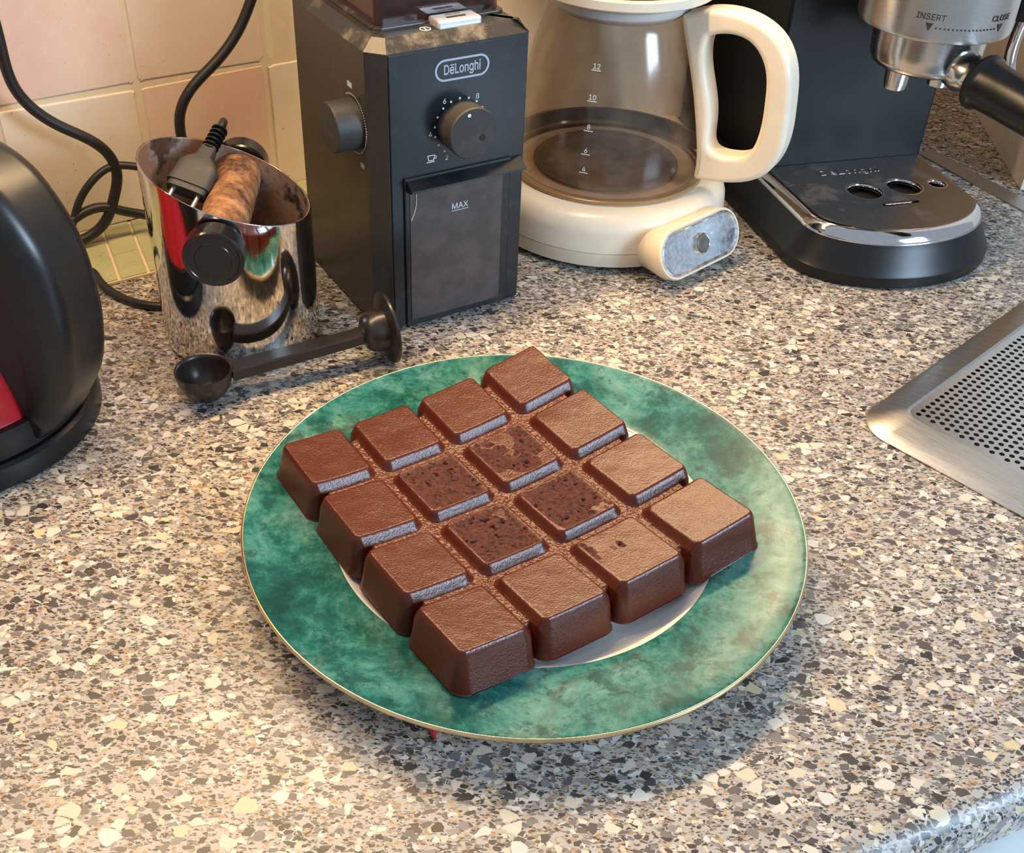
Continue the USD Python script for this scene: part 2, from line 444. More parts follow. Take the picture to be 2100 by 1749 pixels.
M['glass'] = mk_clear('carafe_glass', (0.95, 0.895, 0.84), haze=0.06, hazecol=(0.6, 0.5, 0.4), refl=0.7, rough=0.13)
M['smoke'] = mk_clear('smoked_plastic', (0.62, 0.48, 0.45), haze=0.16, hazecol=(0.16, 0.11, 0.10))
M['drawer_window'] = plain('drawer_window', (0.055, 0.042, 0.04), 0.42, dust=0.5, dustcol=(0.13, 0.10, 0.095), vary=0.3)
M['residue'] = plain('coffee_residue', (0.10, 0.06, 0.03), 0.35, vary=0.5)
M['carafe_base'] = plain('carafe_base_ring', (0.62, 0.52, 0.40), 0.3, vary=0.1)

# ================================================================== SETTING
# worktop: a laminate slab with a rounded front edge
CF = math.radians(24.7); cq = np.array([math.cos(CF), math.sin(CF), 0]); cs = np.array([math.sin(CF), -math.cos(CF), 0])
q0 = np.array([0.1701, 0.3327, 0])
prof = [(-1.1, -0.038), (0.010, -0.038), (0.016, -0.036), (0.018, -0.031)] + [(0.018 * math.sin(a), -0.018 + 0.018 * math.cos(a)) for a in np.linspace(PI / 2, 0, 12)] + [(-1.1, 0.0)]
ring = [q0 + cs * s_ + np.array([0, 0, z_]) for s_, z_ in prof]
ctm = loft([np.array([r_ + cq * k for r_ in ring]) for k in (-1.2, 1.5)])
if ctm.volume < 0: ctm.invert()
cmf = m3.Manifold(m3.Mesh(np.asarray(ctm.vertices, np.float32), np.asarray(ctm.faces, np.uint32)))
cmf = cmf.trim_by_plane([float(-WN[0]), float(-WN[1]), 0.0], -(WOFF - 0.0005))
cmf = cmf.trim_by_plane([-1.0, 0, 0], -1.3).trim_by_plane([1.0, 0, 0], -1.0)
single('worktop', as_tm(cmf), M['terrazzo'], 'speckled terrazzo-look kitchen worktop with a rounded front edge', 'worktop', smooth=40)
# white drawer front below the worktop's front edge
d_ = [q0 + cs * a + np.array([0, 0, z]) for a, z in ((0.0, -0.75), (0.055, -0.75), (0.055, -0.046), (0.050, -0.042), (0.0, -0.042))]
cab = loft([np.array([r_ + cq * k for r_ in d_]) for k in (-0.9, 0.75)])
if cab.volume < 0: cab.invert()
single('drawer_front', cab, M['white_paint'], 'white drawer front just below the worktop edge', 'drawer front')
single('floor', trimesh.creation.box(bounds=[[-3, -3, -0.95], [3, 3, -0.9]]), M['floor'], 'plain grey floor', 'floor', kind='structure')

# tiled wall
wall = thing('wall_back', 'wall of handmade peach and cream tiles with sandy joints behind the appliances', 'wall', (WN * WOFF).tolist(), WDIR, kind='structure')
part(wall, 'plaster', trimesh.creation.box(bounds=[[-1.2, 0.006, -0.9], [1.6, 0.1, 2.2]]), M['plaster'])
part(wall, 'grout', trimesh.creation.box(bounds=[[-0.9, 0.0012, 0.004], [1.1, 0.008, 0.51]]), M['grout'])
rng = np.random.default_rng(5)
xs = [0.281 + 0.1215 * k for k in range(-6, 6)]; zs = [-0.006, 0.1265, 0.252, 0.378, 0.504]
pick = {(5, 1): 1, (6, 1): 0, (7, 1): 2, (5, 0): 2, (6, 0): 1, (7, 0): 2, (4, 1): 1, (4, 0): 2}
for i in range(len(xs) - 1):
    for j in range(4):
        g_ = 0.0026; o = rrect(xs[i] + g_, xs[i + 1] - g_, max(zs[j], 0.002) + (g_ if j else 0), zs[j + 1] - g_, 0.004, 5)
        ph = rng.uniform(0, 6, 4); th = np.arange(len(o)) / len(o) * 2 * PI
        o = o + np.stack([0.0008 * np.sin(3 * th + ph[0]) + 0.0006 * np.sin(7 * th + ph[1]), 0.0008 * np.sin(4 * th + ph[2]) + 0.0006 * np.sin(6 * th + ph[3])], 1)
        t_ = slab(o, 0.0, 0.0016 + rng.uniform(0, 0.0008), 0.0013, 3, bottom=False)
        t_ = xf(t_, (0, 0.0018, 0), [(PI / 2, [1, 0, 0]), (rng.uniform(-0.004, 0.004), [0, 0, 1])])
        k_ = pick.get((i, j), int(rng.integers(0, 3)))
        part(wall, 'tile', t_, TILE[k_])
# flat strip of green mosaic between worktop and wall
led = thing('trim_1', 'strip of olive green mosaic tiles set flat along the foot of the tiled wall', 'mosaic strip', (0, 0, 0), WDIR, kind='structure')
part(led, 'mortar', trimesh.creation.box(bounds=[[-0.3, 0.884, 0.0003], [1.0, WOFF - 0.0006, 0.0022]]), M['grout'])
ns = [0.8852, 0.9025, 0.928, 0.9585, 0.9838]
for i in range(-14, 28):
    for j in range(4):
        def cx(k, n_): return 0.210 + 0.0258 * k + (n_ - 0.885) * 0.165
        ga, gb = 0.0014, 0.0004; a, b = ns[j] + gb, ns[j + 1] - gb
        o = np.array([(cx(i, a) + ga, a), (cx(i + 1, a) - ga, a), (cx(i + 1, b) - ga, b), (cx(i, b) + ga, b)])
        if o[:, 0].max() < 1.0 and o[:, 0].min() > -0.3: part(led, 'tile', slab(o, 0.0008, 0.0034 + rng.uniform(0, 0.0004), 0.0005, 1, bottom=False), M['mosaic'])
# beige side wall at the right and the cupboards above
tip = np.array([0.5212, 1.1151]); dr = np.array([math.cos(math.radians(86.2)), math.sin(math.radians(86.2))])
e_ = tip + dr * ((WOFF - 0.002 - tip @ WN[:2]) / (dr @ WN[:2]))
wr = np.array([tip, tip + [0.5, 0.03], e_ + WT[:2] * 0.5, e_])
single('wall_right', extrude(sg.Polygon(wr), 0.0005, 2.2), M['beige'], 'plain beige end wall at the far right beyond the coffee machine', 'wall', kind='structure')
up_ = thing('wall_cupboard', 'white wall cupboard above the tiled splashback', 'cupboard', (WN * WOFF).tolist(), WDIR)
part(up_, 'carcass', trimesh.creation.box(bounds=[[-0.55, -0.33, 0.62], [1.12, -0.001, 1.3]]), M['wood'])
for k in range(3): part(up_, 'door', rbox(-0.548 + 0.557 * k, 0.003 + 0.557 * k, -0.349, -0.3305, 0.622, 1.298, 0.002), M['wood'])
lp = thing('under_cupboard_lamp', 'slim strip lamp fixed under the wall cupboard', 'lamp', (WT * 0.47 + WN * 0.745 + np.array([0, 0, 0.592])).tolist(), WDIR)
part(lp, 'housing', rbox(-0.54, 0.54, -0.03, 0.03, 0.0, 0.0275, 0.003), M['white_paint'])
# metal strip over the worktop joint
a_, b_ = np.array([0.5085, 1.0600]), np.array([0.4331, 1.1969]); dd_ = (b_ - a_) / np.linalg.norm(b_ - a_); nn_ = np.array([dd_[1], -dd_[0]])
o = np.array([a_ - dd_ * 0.35, a_ - dd_ * 0.35 + nn_ * 0.026, b_ + nn_ * 0.022, b_])
jm = slab(o, 0.0, 0.0016, 0.0006, 2, bottom=False)
if jm.volume < 0: jm.invert()
jm.apply_translation([0, 0, 0.0001])
single('joint_strip', jm, M['strip'], 'flat grey metal strip covering the worktop joint behind the drip tray', 'metal strip')

# ================================================================== PLATE
PC = np.array([0.0113, 0.5436]); PR = 0.1777
pl = thing('plate', 'large round plate with marbled green rim, gold edge and white centre', 'plate', (*PC, 0))
rim_p = [(0.1222, 0.0187), (0.1240, 0.0195), (0.1300, 0.0206), (0.1500, 0.0233), (0.1650, 0.0254), (0.1738, 0.0268), (0.1763, 0.0275)]
white = [(0.0, 0.0020), (0.092, 0.0020), (0.094, 0.0), (0.100, 0.0), (0.103, 0.0035), (0.115, 0.0085), (0.125, 0.0155), (0.150, 0.0196), (0.1768, 0.0240)]
part(pl, 'body', lathe(white + [(0.1735, 0.0264), (0.1495, 0.0229), (0.1295, 0.0202), (0.1222, 0.0186), (0.1205, 0.0176), (0.1170, 0.0150), (0.1120, 0.0118), (0.1050, 0.0086), (0.0960, 0.0064), (0.088, 0.0057), (0.0, 0.0055)], 192), M['porcelain'], 40)
part(pl, 'rim', lathe([(r, z + 0.0001) for r, z in rim_p], 192), M['green'], 60, 'marbled green glazed rim')
part(pl, 'gold_band', lathe([(0.1768, 0.0240), (0.1777, 0.0250), (0.1780, 0.0262), (0.1776, 0.0273), (0.1771, 0.0277), (0.1766, 0.0277), (0.1763, 0.0275)], 192), M['gold'], 60, 'gold painted edge')


def plate_top(r):
    return np.interp(r, [0, 0.088, 0.096, 0.105, 0.112, 0.117, 0.1222, 0.124, 0.13, 0.15, 0.165, 0.1738, 0.1766], [0.0055, 0.0057, 0.0064, 0.0086, 0.0118, 0.0150, 0.0187, 0.0195, 0.0206, 0.0233, 0.0254, 0.0268, 0.0278])


# ================================================================== BROWNIE
WC = np.array([-3.000e-03, 7.805e-01, 6.249e-01, 2.660e-02, 5.580e-02, 9.800e-03, 5.375e-01, 5.968e-01, -8.015e-01, 1.300e-02, -3.000e-04, 1.380e-02, 4.700e-02, -6.000e-04, -6.000e-04, 1.470e-01, -2.020e-02, 8.170e-02])
BP, BS, BT, KS = 0.0552, 0.0203, 0.0285, 1.018


def warp(U, V):
    mm = np.stack([np.ones_like(U), U, V, U * U * 5, U * V * 5, V * V * 5], -1)
    P = np.stack([mm @ WC[:6], mm @ WC[6:12], mm @ WC[12:]], -1)
    return CAM + (P - CAM) * KS                     # rests a little lower


def ramp_drop(x, r, slope):
    """How far the surface has dropped x beyond the flat top: a rounded edge, then a straight slope."""
    x = np.maximum(x, 0); return np.where(x < r, slope * x * x / (2 * r), slope * (x - r / 2))


def drop_in(x): return ramp_drop(x, 0.0024, 1.75) + 8.0 * np.maximum(x - 0.0050, 0)
def drop_out(x): return ramp_drop(x, 0.0036, 4.4)


def block_h(U, V, cu, cv, i, j, rc=0.0024):
    xu, xv = abs(U - cu) - BS, abs(V - cv) - BS
    a, b = np.maximum(xu + rc, 0), np.maximum(xv + rc, 0); e = np.where((a > 0) & (b > 0), np.hypot(a, b) - rc, np.maximum(xu, xv))
    w = b * b / np.maximum(a * a + b * b, 1e-12)
    du = np.where(U < cu, (drop_out if i == 0 else drop_in)(e), (drop_out if i == 3 else drop_in)(e))
    dv = np.where(V < cv, (drop_out if j == 0 else drop_in)(e), (drop_out if j == 3 else drop_in)(e))
    d = (1 - w) * du + w * dv
    return np.maximum(BT - d, 0), d


def grid_1d():
    L = []; DI, DO = 0.0071, 0.0078
    for i in range(4):
        c = (i - 1.5) * BP; dl, dr_ = (DO if i == 0 else DI), (DO if i == 3 else DI)
        tt = np.linspace(0, 1, 18)
        L += list(c - BS - dl + dl * tt) + list(np.linspace(c - BS, c + BS, 66)[1:-1]) + list(c + BS + dr_ - dr_ * tt[::-1])
    mid = [(k - 1) * BP for k in range(3)]
    for k in mid: L += [k, k - 0.0009, k + 0.0009, k + 0.0004, k - 0.0004]
    L += [-1.5 * BP - BS - DO - 0.0003, 1.5 * BP + BS + DO + 0.0003]
    return np.unique(np.round(L, 6))


gu = grid_1d(); U, V = np.meshgrid(gu, gu, indexing='ij')
lo = 1.5 * BP + BS - 0.0085
wd_ = (ramp_drop(abs(U) - lo, 0.003, 3.5) ** 2.2 + ramp_drop(abs(V) - lo, 0.003, 3.5) ** 2.2) ** (1 / 2.2)
web = np.maximum(BT - 0.0064 - wd_, 0)
nzs = lambda sc, sd, oc=4: meshkit.fbm(np.stack([U * sc, V * sc, np.full_like(U, sd)], -1) + 11, oc, 3)
k = 0.0026
torn = np.zeros_like(U)
TORN = {(1, 1): (0.95, (0.15, 0.0)), (1, 2): (1.0, (0, 0)), (2, 1): (0.62, (-0.55, 0.35)), (2, 2): (0.92, (-0.1, -0.45)), (2, 3): (0.75, (-0.85, -0.55))}
Hb = np.zeros_like(U)
for i in range(4):
    for j in range(4):
        cu, cv = (i - 1.5) * BP, (j - 1.5) * BP
        h, t = block_h(U, V, cu, cv, i, j)
        Hb = np.maximum(Hb, h)
        if (i, j) in TORN:
            amt, (ox, oy) = TORN[(i, j)]
            a, b = (U - cu) / BS, (V - cv) / BS
            n_ = nzs(70, i * 4 + j, 4)
            f = 1.15 * amt - (1.5 if (i, j) == (2, 3) else 0.36) * np.hypot(a - ox, b - oy) + (n_ - 0.5) * 2.3 - 0.12
            m_ = np.clip(f / 0.10, 0, 1) * np.clip((1.02 - np.maximum(abs(a), abs(b))) / 0.12, 0, 1) * (t < 0.0015)
            torn = np.maximum(torn, m_)
mx = np.maximum(Hb, web)
H = np.where(np.abs(Hb - web) < k, mx + (k - np.abs(Hb - web)) ** 2 / (4 * k) * np.clip(mx / 0.008 - 0.5, 0, 1), mx)
groove = np.clip((web - Hb) / 0.0012 + 0.6, 0, 1) * (H > 0.012)
edge = np.clip(H / 0.004, 0, 1)
H = H + edge * ((nzs(60, 7.7, 3) - 0.5) * 0.0008 + groove * (nzs(800, 2.2, 2) - 0.5) * 0.0009) + (Hb > 0.9 * BT) * 0
crumb = nzs(650, 3.1, 3); hole = np.clip((nzs(330, 9.4, 2) - 0.68) / 0.06, 0, 1)
H = H - torn * (0.0009 + 0.0030 * np.clip(crumb - 0.42, 0, 1) * 1.3 + 0.0022 * hole)
P = warp(U, V)
base = P[..., 2] - BT
rad = np.hypot(P[..., 0] - PC[0], P[..., 1] - PC[1])
base = np.maximum(base, plate_top(rad) + 0.0004)
top = np.maximum(P[..., 2] - BT + H, base)
P3 = np.stack([P[..., 0], P[..., 1], top], -1); B3 = np.stack([P[..., 0], P[..., 1], base], -1)
N_ = np.cross(np.gradient(P3, axis=0), np.gradient(P3, axis=1)); N_ /= np.maximum(np.linalg.norm(N_, axis=-1, keepdims=True), 1e-12)
if N_[len(gu) // 2, len(gu) // 2, 2] < 0: N_ = -N_
bo = np.array([*warp(np.zeros(1), np.zeros(1))[0][:2], 0.0])
br = thing('brownie_slab', 'square slab of brown brownie moulded like a giant chocolate bar on the green plate', 'brownie', bo)
cuts = [0] + [int(np.argmin(abs(gu - (k - 1) * BP))) for k in range(3)] + [len(gu) - 1]
for i in range(4):
    for j in range(4):
        s = (slice(cuts[i], cuts[i + 1] + 1), slice(cuts[j], cuts[j + 1] + 1))
        pt, pb, nn, tr, gv = P3[s], B3[s], N_[s], torn[s], groove[s]; a, b = pt.shape[:2]
        hh = H[s]; idx = np.arange(a * b).reshape(a, b)
        q = np.stack([idx[:-1, :-1], idx[1:, :-1], idx[1:, 1:], idx[:-1, 1:]], -1).reshape(-1, 4)
        keep = (hh.ravel()[q].max(1) > 1e-6)
        q = q[keep]
        # the two triangles of each quad facing up, and a bottom sheet
        up1 = np.vstack([q[:, [0, 1, 2]], q[:, [0, 2, 3]]])
        v0 = pt.reshape(-1, 3); nz = np.cross(v0[up1[0, 1]] - v0[up1[0, 0]], v0[up1[0, 2]] - v0[up1[0, 0]])[2]
        if np.median(np.cross(v0[up1[:, 1]] - v0[up1[:, 0]], v0[up1[:, 2]] - v0[up1[:, 0]])[:, 2]) < 0: up1 = up1[:, ::-1]
        vv = np.vstack([v0, pb.reshape(-1, 3)]) - bo; ff = np.vstack([up1, up1[:, ::-1] + a * b])
        nrm = np.vstack([nn.reshape(-1, 3), np.tile([0, 0, -1.0], (a * b, 1))])
        used, inv = np.unique(ff, return_inverse=True)
        lab = 'brownie square with its glossy skin torn off, crumb showing' if (i, j) in ((1, 1), (1, 2), (2, 2), (2, 1)) else None
        part(br, 'block', (vv[used], inv.reshape(-1, 3)), M['brownie'], label=lab, normals=nrm[used], attr={'torn': np.r_[tr.ravel(), np.zeros(a * b)][used], 'groove': np.r_[gv.ravel(), np.zeros(a * b)][used]})

# red scrap half under the plate's front edge
sc = np.array([-0.0343, 0.3878, 0.0]); v_ = [tube([(0, 0.010, 0.0014), (0.001, 0.005, 0.002), (0.0, 0.0, 0.0013), (0.0015, -0.004, 0.0012)], [0.0013, 0.0018, 0.0016, 0.0006], 8, 16), tube([(-0.0015, 0.006, 0.0012), (-0.002, 0.002, 0.0018), (0.0005, -0.002, 0.0011)], [0.0008, 0.001, 0.0004], 8, 12)]
single('red_scrap', xf(cat_(*v_), sc), M['crumb_red'], 'tiny scrap of red wrapper peeking out below the plate edge', 'scrap')

# ================================================================== COFFEE GRINDER
gy = math.radians(32.6)
gr = thing('coffee_grinder', 'black box-shaped coffee grinder with brown hopper and grounds drawer', 'coffee grinder', (-0.0010, 0.8500, 0), gy)
o = np.array([(-0.1300, 0.012), (-0.1180, 0.0), (-0.0015, 0.0), (0.0, 0.0015), (0.0, 0.1416), (-0.1300, 0.1416)])
ZB, ZT = 0.2285, 0.2375
part(gr, 'body', loft([lift(inset(o, 0.001), 0.002), lift(o, 0.003), lift(o, ZB)]), M['grinder_side'], 20)
part(gr, 'top', loft([lift(inset(o, -0.0003), ZB), lift(inset(o, -0.0003), ZB + 0.0006), lift(inset(o, 0.0085), ZT)]), M['dusty'], 20, 'dusty bevelled top')
part(gr, 'front_panel', rbox(-0.1172, -0.0016, -0.0014, 0.001, 0.003, ZB - 0.0006, 0.0006), M['grinder_front'], 20)
for x in (-0.11, -0.02):
    for y in (0.02, 0.12): part(gr, 'foot', xf(trimesh.creation.cylinder(0.006, 0.003, sections=20), (x, y, 0.0015)), M['black_matte'])
# hopper: four smoked walls
hx0, hx1, hy0, hy1, hz = -0.1125, -0.0105, 0.0270, 0.1300, 0.33
ring_o, ring_i = rrect(hx0, hx1, hy0, hy1, 0.006, 6), rrect(hx0 + 0.002, hx1 - 0.002, hy0 + 0.002, hy1 - 0.002, 0.004, 6)
hop = loft([lift(ring_o, ZT), lift(ring_o, hz), lift(ring_i, hz), lift(ring_i, ZT)], False, False)
hp = part(gr, 'hopper', hop, M['smoke'], 30, 'translucent brown bean hopper')
part(gr, 'hopper_lid', slab(rrect(hx0 - 0.002, hx1 + 0.002, hy0 - 0.002, hy1 + 0.002, 0.007), hz, hz + 0.012, 0.002), M['black'], 30)
part(gr, 'hopper_seat', slab(rrect(hx0 - 0.0035, hx1 + 0.0035, hy0 - 0.0035, hy1 + 0.0035, 0.007), ZT - 0.001, ZT + 0.0018, 0.0008, 2), M['dusty'], 30)
bt = part(gr, 'power_button', rbox(-0.0715, -0.0355, 0.0095, 0.0265, ZT - 0.002, ZT + 0.0050, 0.0016), M['silver'], 40, 'silver rocker button')
part(bt, 'mark', xf(rbox(-0.008, 0.008, -0.0016, 0.0016, 0, 0.0004, 0.0002, 6), (-0.0535, 0.0165, ZT + 0.0048)), M['dark_print'])
part(bt, 'lettering', xf(text('ON/OFF', 0.0026, 0.0002), (-0.0535, 0.0220, ZT + 0.0049)), M['dark_print'])
ringm = cat_(extrude(sg.Point(0, 0).buffer(0.0042).difference(sg.Point(0, 0).buffer(0.0034)), 0, 0.0003), extrude(sg.box(-0.0004, -0.0022, 0.0004, 0.0022), 0, 0.0003))
part(gr, 'power_symbol', xf(ringm, (-0.0800, 0.0140, ZT + 0.0001)), M['white_print'])
# logo
ov = sg.LineString([(-0.0145, 0), (0.0145, 0)]); ovm = extrude(ov.buffer(0.0082, 24).difference(ov.buffer(0.0066, 24)), 0, 0.0004)
lg = part(gr, 'logo_ring', stand(ovm, (-0.0578, -0.0014, 0.2112)), M['pale_print'], label='pale oval outline of the logo')
tx = text('DeLonghi', 0.0072, 0.0004, True); tx.apply_scale([0.0305 / tx.extents[0], 0.0098 / tx.extents[1], 1]); tx.apply_translation([0, -0.0006, 0])
mac = extrude(sg.box(-0.0102, 0.0030, -0.0068, 0.0038), 0, 0.0004)
part(gr, 'logo_lettering', stand(cat_(tx, mac), (-0.0578, -0.0014, 0.2112)), M['pale_print'])
# front knob with its scale
kn = lathe([(0.0, 0.0), (0.0196, 0.0), (0.0196, 0.0005), (0.0200, 0.0190), (0.0192, 0.0203), (0.0, 0.0206)], 64)
KC = (-0.0588, -0.0014, 0.1680)
kp = part(gr, 'grind_knob', stand(kn, KC), M['knob'], 30, 'dusty round grind setting knob')
part(kp, 'dot', stand(extrude(sg.Point(0, 0).buffer(0.0014), 0, 0.0002), (KC[0] - 0.004, KC[1] - 0.0206, KC[2] + 0.0150)), M['white_print'])
part(kp, 'grip_hole', stand(extrude(sg.Point(0, 0).buffer(0.0026), 0, 0.0003), (KC[0] + 0.0075, KC[1] - 0.0205, KC[2] - 0.004)), M['cavity'])
dots = []
for a in np.linspace(232, -28, 14):
    dots.append(extrude(sg.Point(0.0220 * math.cos(math.radians(a)), 0.0220 * math.sin(math.radians(a)) - 0.0015).buffer(0.00085), 0, 0.0003))
for a, s in ((243, '2'), (184, '4'), (122, '6'), (56, '8'), (-4, '10')):
    dots.append(xf(text(s, 0.0038, 0.0003), (0.0256 * math.cos(math.radians(a)), 0.0256 * math.sin(math.radians(a)) - 0.0015, 0)))
part(gr, 'knob_scale', stand(cat_(*dots), KC), M['white_print'], label='white numbers and dots round the knob')
cup = sg.Polygon([(-0.0026, 0.002), (0.0026, 0.002), (0.0017, -0.0014), (-0.0017, -0.0014)]); cupo = cup.buffer(0.0006).difference(cup)
cupo = cupo.union(sg.Point(0.0034, 0.0005).buffer(0.0013).difference(sg.Point(0.0034, 0.0005).buffer(0.0007)).difference(cup)).union(sg.box(-0.004, -0.0032, 0.003, -0.0026))
part(gr, 'cup_symbol', stand(extrude(cupo, 0, 0.0003), (-0.0838, -0.0014, 0.1455)), M['white_print'])
# side knob
SK = (-0.1300, 0.0345, 0.1680)
kn2 = lathe([(0.0, 0.0), (0.0192, 0.0), (0.0192, 0.0005), (0.0190, 0.0190), (0.0183, 0.0202), (0.0, 0.0205)], 64)
part(gr, 'quantity_knob', align(kn2, (-1, 0, 0), SK), M['knob'], 30, 'dusty knob on the grinder side')
arc = []
for a in np.linspace(-95, 120, 44):
    t_ = math.radians(a)
    arc.append(xf(trimesh.creation.box((0.0004, 0.0011, 0.0009)), (SK[0], SK[1] - 0.0222 * math.cos(t_), SK[2] + 0.0222 * math.sin(t_))))
arc += [xf(trimesh.creation.box((0.0004, 0.008, 0.004)), (SK[0], SK[1] + 0.004, SK[2] + 0.0285)), xf(trimesh.creation.box((0.0004, 0.0065, 0.004)), (SK[0], SK[1] - 0.013, SK[2] - 0.0285))]
part(gr, 'quantity_scale', cat_(*arc), M['pale_print'])
# drawer
dw = part(gr, 'drawer', cat_(rbox(-0.1075, -0.0138, -0.0035, 0.002, 0.0030, 0.1340, 0.001)), M['grinder_front'], 20, 'grounds drawer')
part(dw, 'drawer_window', rbox(-0.1035, -0.0215, -0.0042, -0.0025, 0.0085, 0.1230, 0.0004), M['drawer_window'], 20, 'dusty brown see-through drawer front')
lip = [np.array([(x, y, z) for y, z in ((-0.001, 0.1335), (-0.0118, 0.1265), (-0.0120, 0.1248), (-0.0035, 0.1225), (-0.001, 0.1225))]) for x in (-0.1055, -0.0045)]
lp_ = loft(lip)
if lp_.volume < 0: lp_.invert()
part(dw, 'handle_lip', lp_, M['grinder_front'], 20)
part(dw, 'lettering', stand(cat_(text('MAX', 0.0048, 0.0003, True), extrude(sg.box(-0.0075, -0.0042, 0.0075, -0.0036), 0, 0.0003)), (-0.0600, -0.0042, 0.1030)), M['pale_print'])
hair = tube([(-0.0985, -0.0045, 0.1205), (-0.0990, -0.0048, 0.110), (-0.1030, -0.0045, 0.099)], 0.0004, 6, 20)
part(gr, 'scratch', hair, M['pale_print'], label='pale curved scratch on the drawer')

# ================================================================== COFFEE MAKER
CC = np.array([0.0765, 1.012]); mf = math.radians(-76)      # carafe axis; direction of the front
cm = thing('coffee_maker', 'cream filter coffee maker with round base and chrome switch panel', 'coffee maker', (*CC, 0), mf)   # local +x is the front


def base_out(rx, back, n=72):
    th = np.linspace(-PI / 2, PI / 2, n); f = [(rx * math.cos(t), rx * math.sin(t)) for t in th]
    b = [(-back + 0.03, rx), *[(-back + 0.03 - 0.03 * math.sin(t), rx - 0.03 + 0.03 * math.cos(t)) for t in np.linspace(0, PI / 2, 8)][1:], *[(-back + 0.03 - 0.03 * math.cos(t), -rx + 0.03 - 0.03 * math.sin(t)) for t in np.linspace(0, PI / 2, 8)], ]
    return np.array(f + b)


o = base_out(0.1165, 0.165)
part(cm, 'foot_plate', loft([lift(inset(o, 0.010), 0.003), lift(inset(o, 0.003), 0.006), lift(inset(o, 0.0005), 0.016), lift(inset(o, 0.0004), 0.0200)]), M['cream'], 40)
part(cm, 'base', loft([lift(inset(o, 0.0012), 0.0198), lift(o, 0.0208), lift(inset(o, 0.001), 0.038), lift(inset(o, 0.004), 0.047), lift(inset(o, 0.010), 0.0525), lift(inset(o, 0.018), 0.0545), lift(inset(o, 0.03), 0.055)]), M['cream'], 50)
part(cm, 'hot_plate', lathe([(0, 0.0552), (0.080, 0.0552), (0.082, 0.0545)][::-1], 64), M['carafe_base'])
tw = rrect(-0.175, -0.1035, -0.125, 0.118, 0.02, 8)
part(cm, 'tower', loft([lift(tw, 0.05), lift(tw, 0.33)]), M['cream'], 40)
rc = lathe([(0.0975, 0.0555), (0.1010, 0.0555), (0.1015, 0.0690), (0.0980, 0.0690), (0.0975, 0.0555)], 60, math.radians(100), math.radians(262))
part(cm, 'recess_band', rc, plain('recess_grey', (0.05, 0.045, 0.045), 0.5), 40, 'dark grey band at the foot of the tower')
# brew head ring over the carafe
part(cm, 'filter_ring', lathe([(0.060, 0.2205), (0.0815, 0.2205), (0.0830, 0.2218), (0.0830, 0.2285), (0.0815, 0.230), (0.079, 0.230)], 96), M['cream'], 40)
part(cm, 'filter_holder', lathe([(0.079, 0.2295), (0.0785, 0.240), (0.0775, 0.32), (0.0, 0.322)], 96), M['black_gloss'], 40, 'glossy black filter holder')
part(cm, 'head_bridge', loft([lift(rrect(-0.165, -0.02, -0.080, 0.080, 0.02), 0.2210), lift(rrect(-0.165, -0.02, -0.080, 0.080, 0.02), 0.2290)]), M['cream'], 40)
# switch panel: an oval boss at the front right
pd = math.radians(-45.6) - mf; pn = np.array([math.cos(pd), math.sin(pd), 0]); pt_ = np.array([-pn[1], pn[0], 0])


def to_local(w):
    w = np.asarray(w, float) - np.r_[CC, 0]; c, s = math.cos(-mf), math.sin(-mf)
    return np.array([c * w[0] - s * w[1], s * w[0] + c * w[1], w[2]])


pc = to_local([0.1590, 0.9035, 0.0320]); tilt = math.radians(22)
pz = pn * math.cos(tilt) + np.array([0, 0, math.sin(tilt)])
oval = lambda a, r, n=20: np.array([(a + r * math.cos(t), r * math.sin(t)) for t in np.linspace(-PI / 2, PI / 2, n)] + [(-a + r * math.cos(t), r * math.sin(t)) for t in np.linspace(PI / 2, 3 * PI / 2, n)])
boss = loft([lift(oval(0.024, 0.015) + [0.004, 0.004], -0.060), lift(oval(0.0275, 0.0200) + [0.002, 0.002], -0.030), lift(oval(0.0305, 0.0232), -0.010), lift(oval(0.0310, 0.0234), -0.002), lift(oval(0.0310, 0.0222), 0.0006), lift(oval(0.0310, 0.0204), 0.0)])
boss = align(boss, pz, pc, pt_)
bmf = m3.Manifold(m3.Mesh(np.asarray(boss.vertices, np.float32), np.asarray(boss.faces, np.uint32)))
bmf = bmf.trim_by_plane([0, 0, 1.0], 0.0035)
part(cm, 'panel_boss', as_tm(bmf) if not bmf.is_empty() else boss, M['cream'], 40)
sp = part(cm, 'switch_panel', align(loft([lift(oval(0.0310, 0.0203), -0.003), lift(oval(0.0310, 0.0203), 0.0010), lift(oval(0.0310, 0.0191), 0.0018), lift(oval(0.0310, 0.0174), 0.0004), lift(oval(0.0310, 0.0166), 0.0003)]), pz, pc, pt_), M['panel_chrome'], 30, 'oval chrome switch panel')
part(sp, 'button_ring', align(lathe([(0.0093, 0.0), (0.0093, 0.0028), (0.0086, 0.0034), (0.0078, 0.003), (0.0078, 0.0)], 40), pz, pc, pt_), M['chrome'], 40)
part(sp, 'button', align(lathe([(0.0077, 0.0), (0.0077, 0.0036), (0.006, 0.0042), (0.0035, 0.0036), (0.0, 0.0034)], 40), pz, pc, pt_), plain('grey_button', (0.10, 0.095, 0.09), 0.4), 40, 'round grey button')

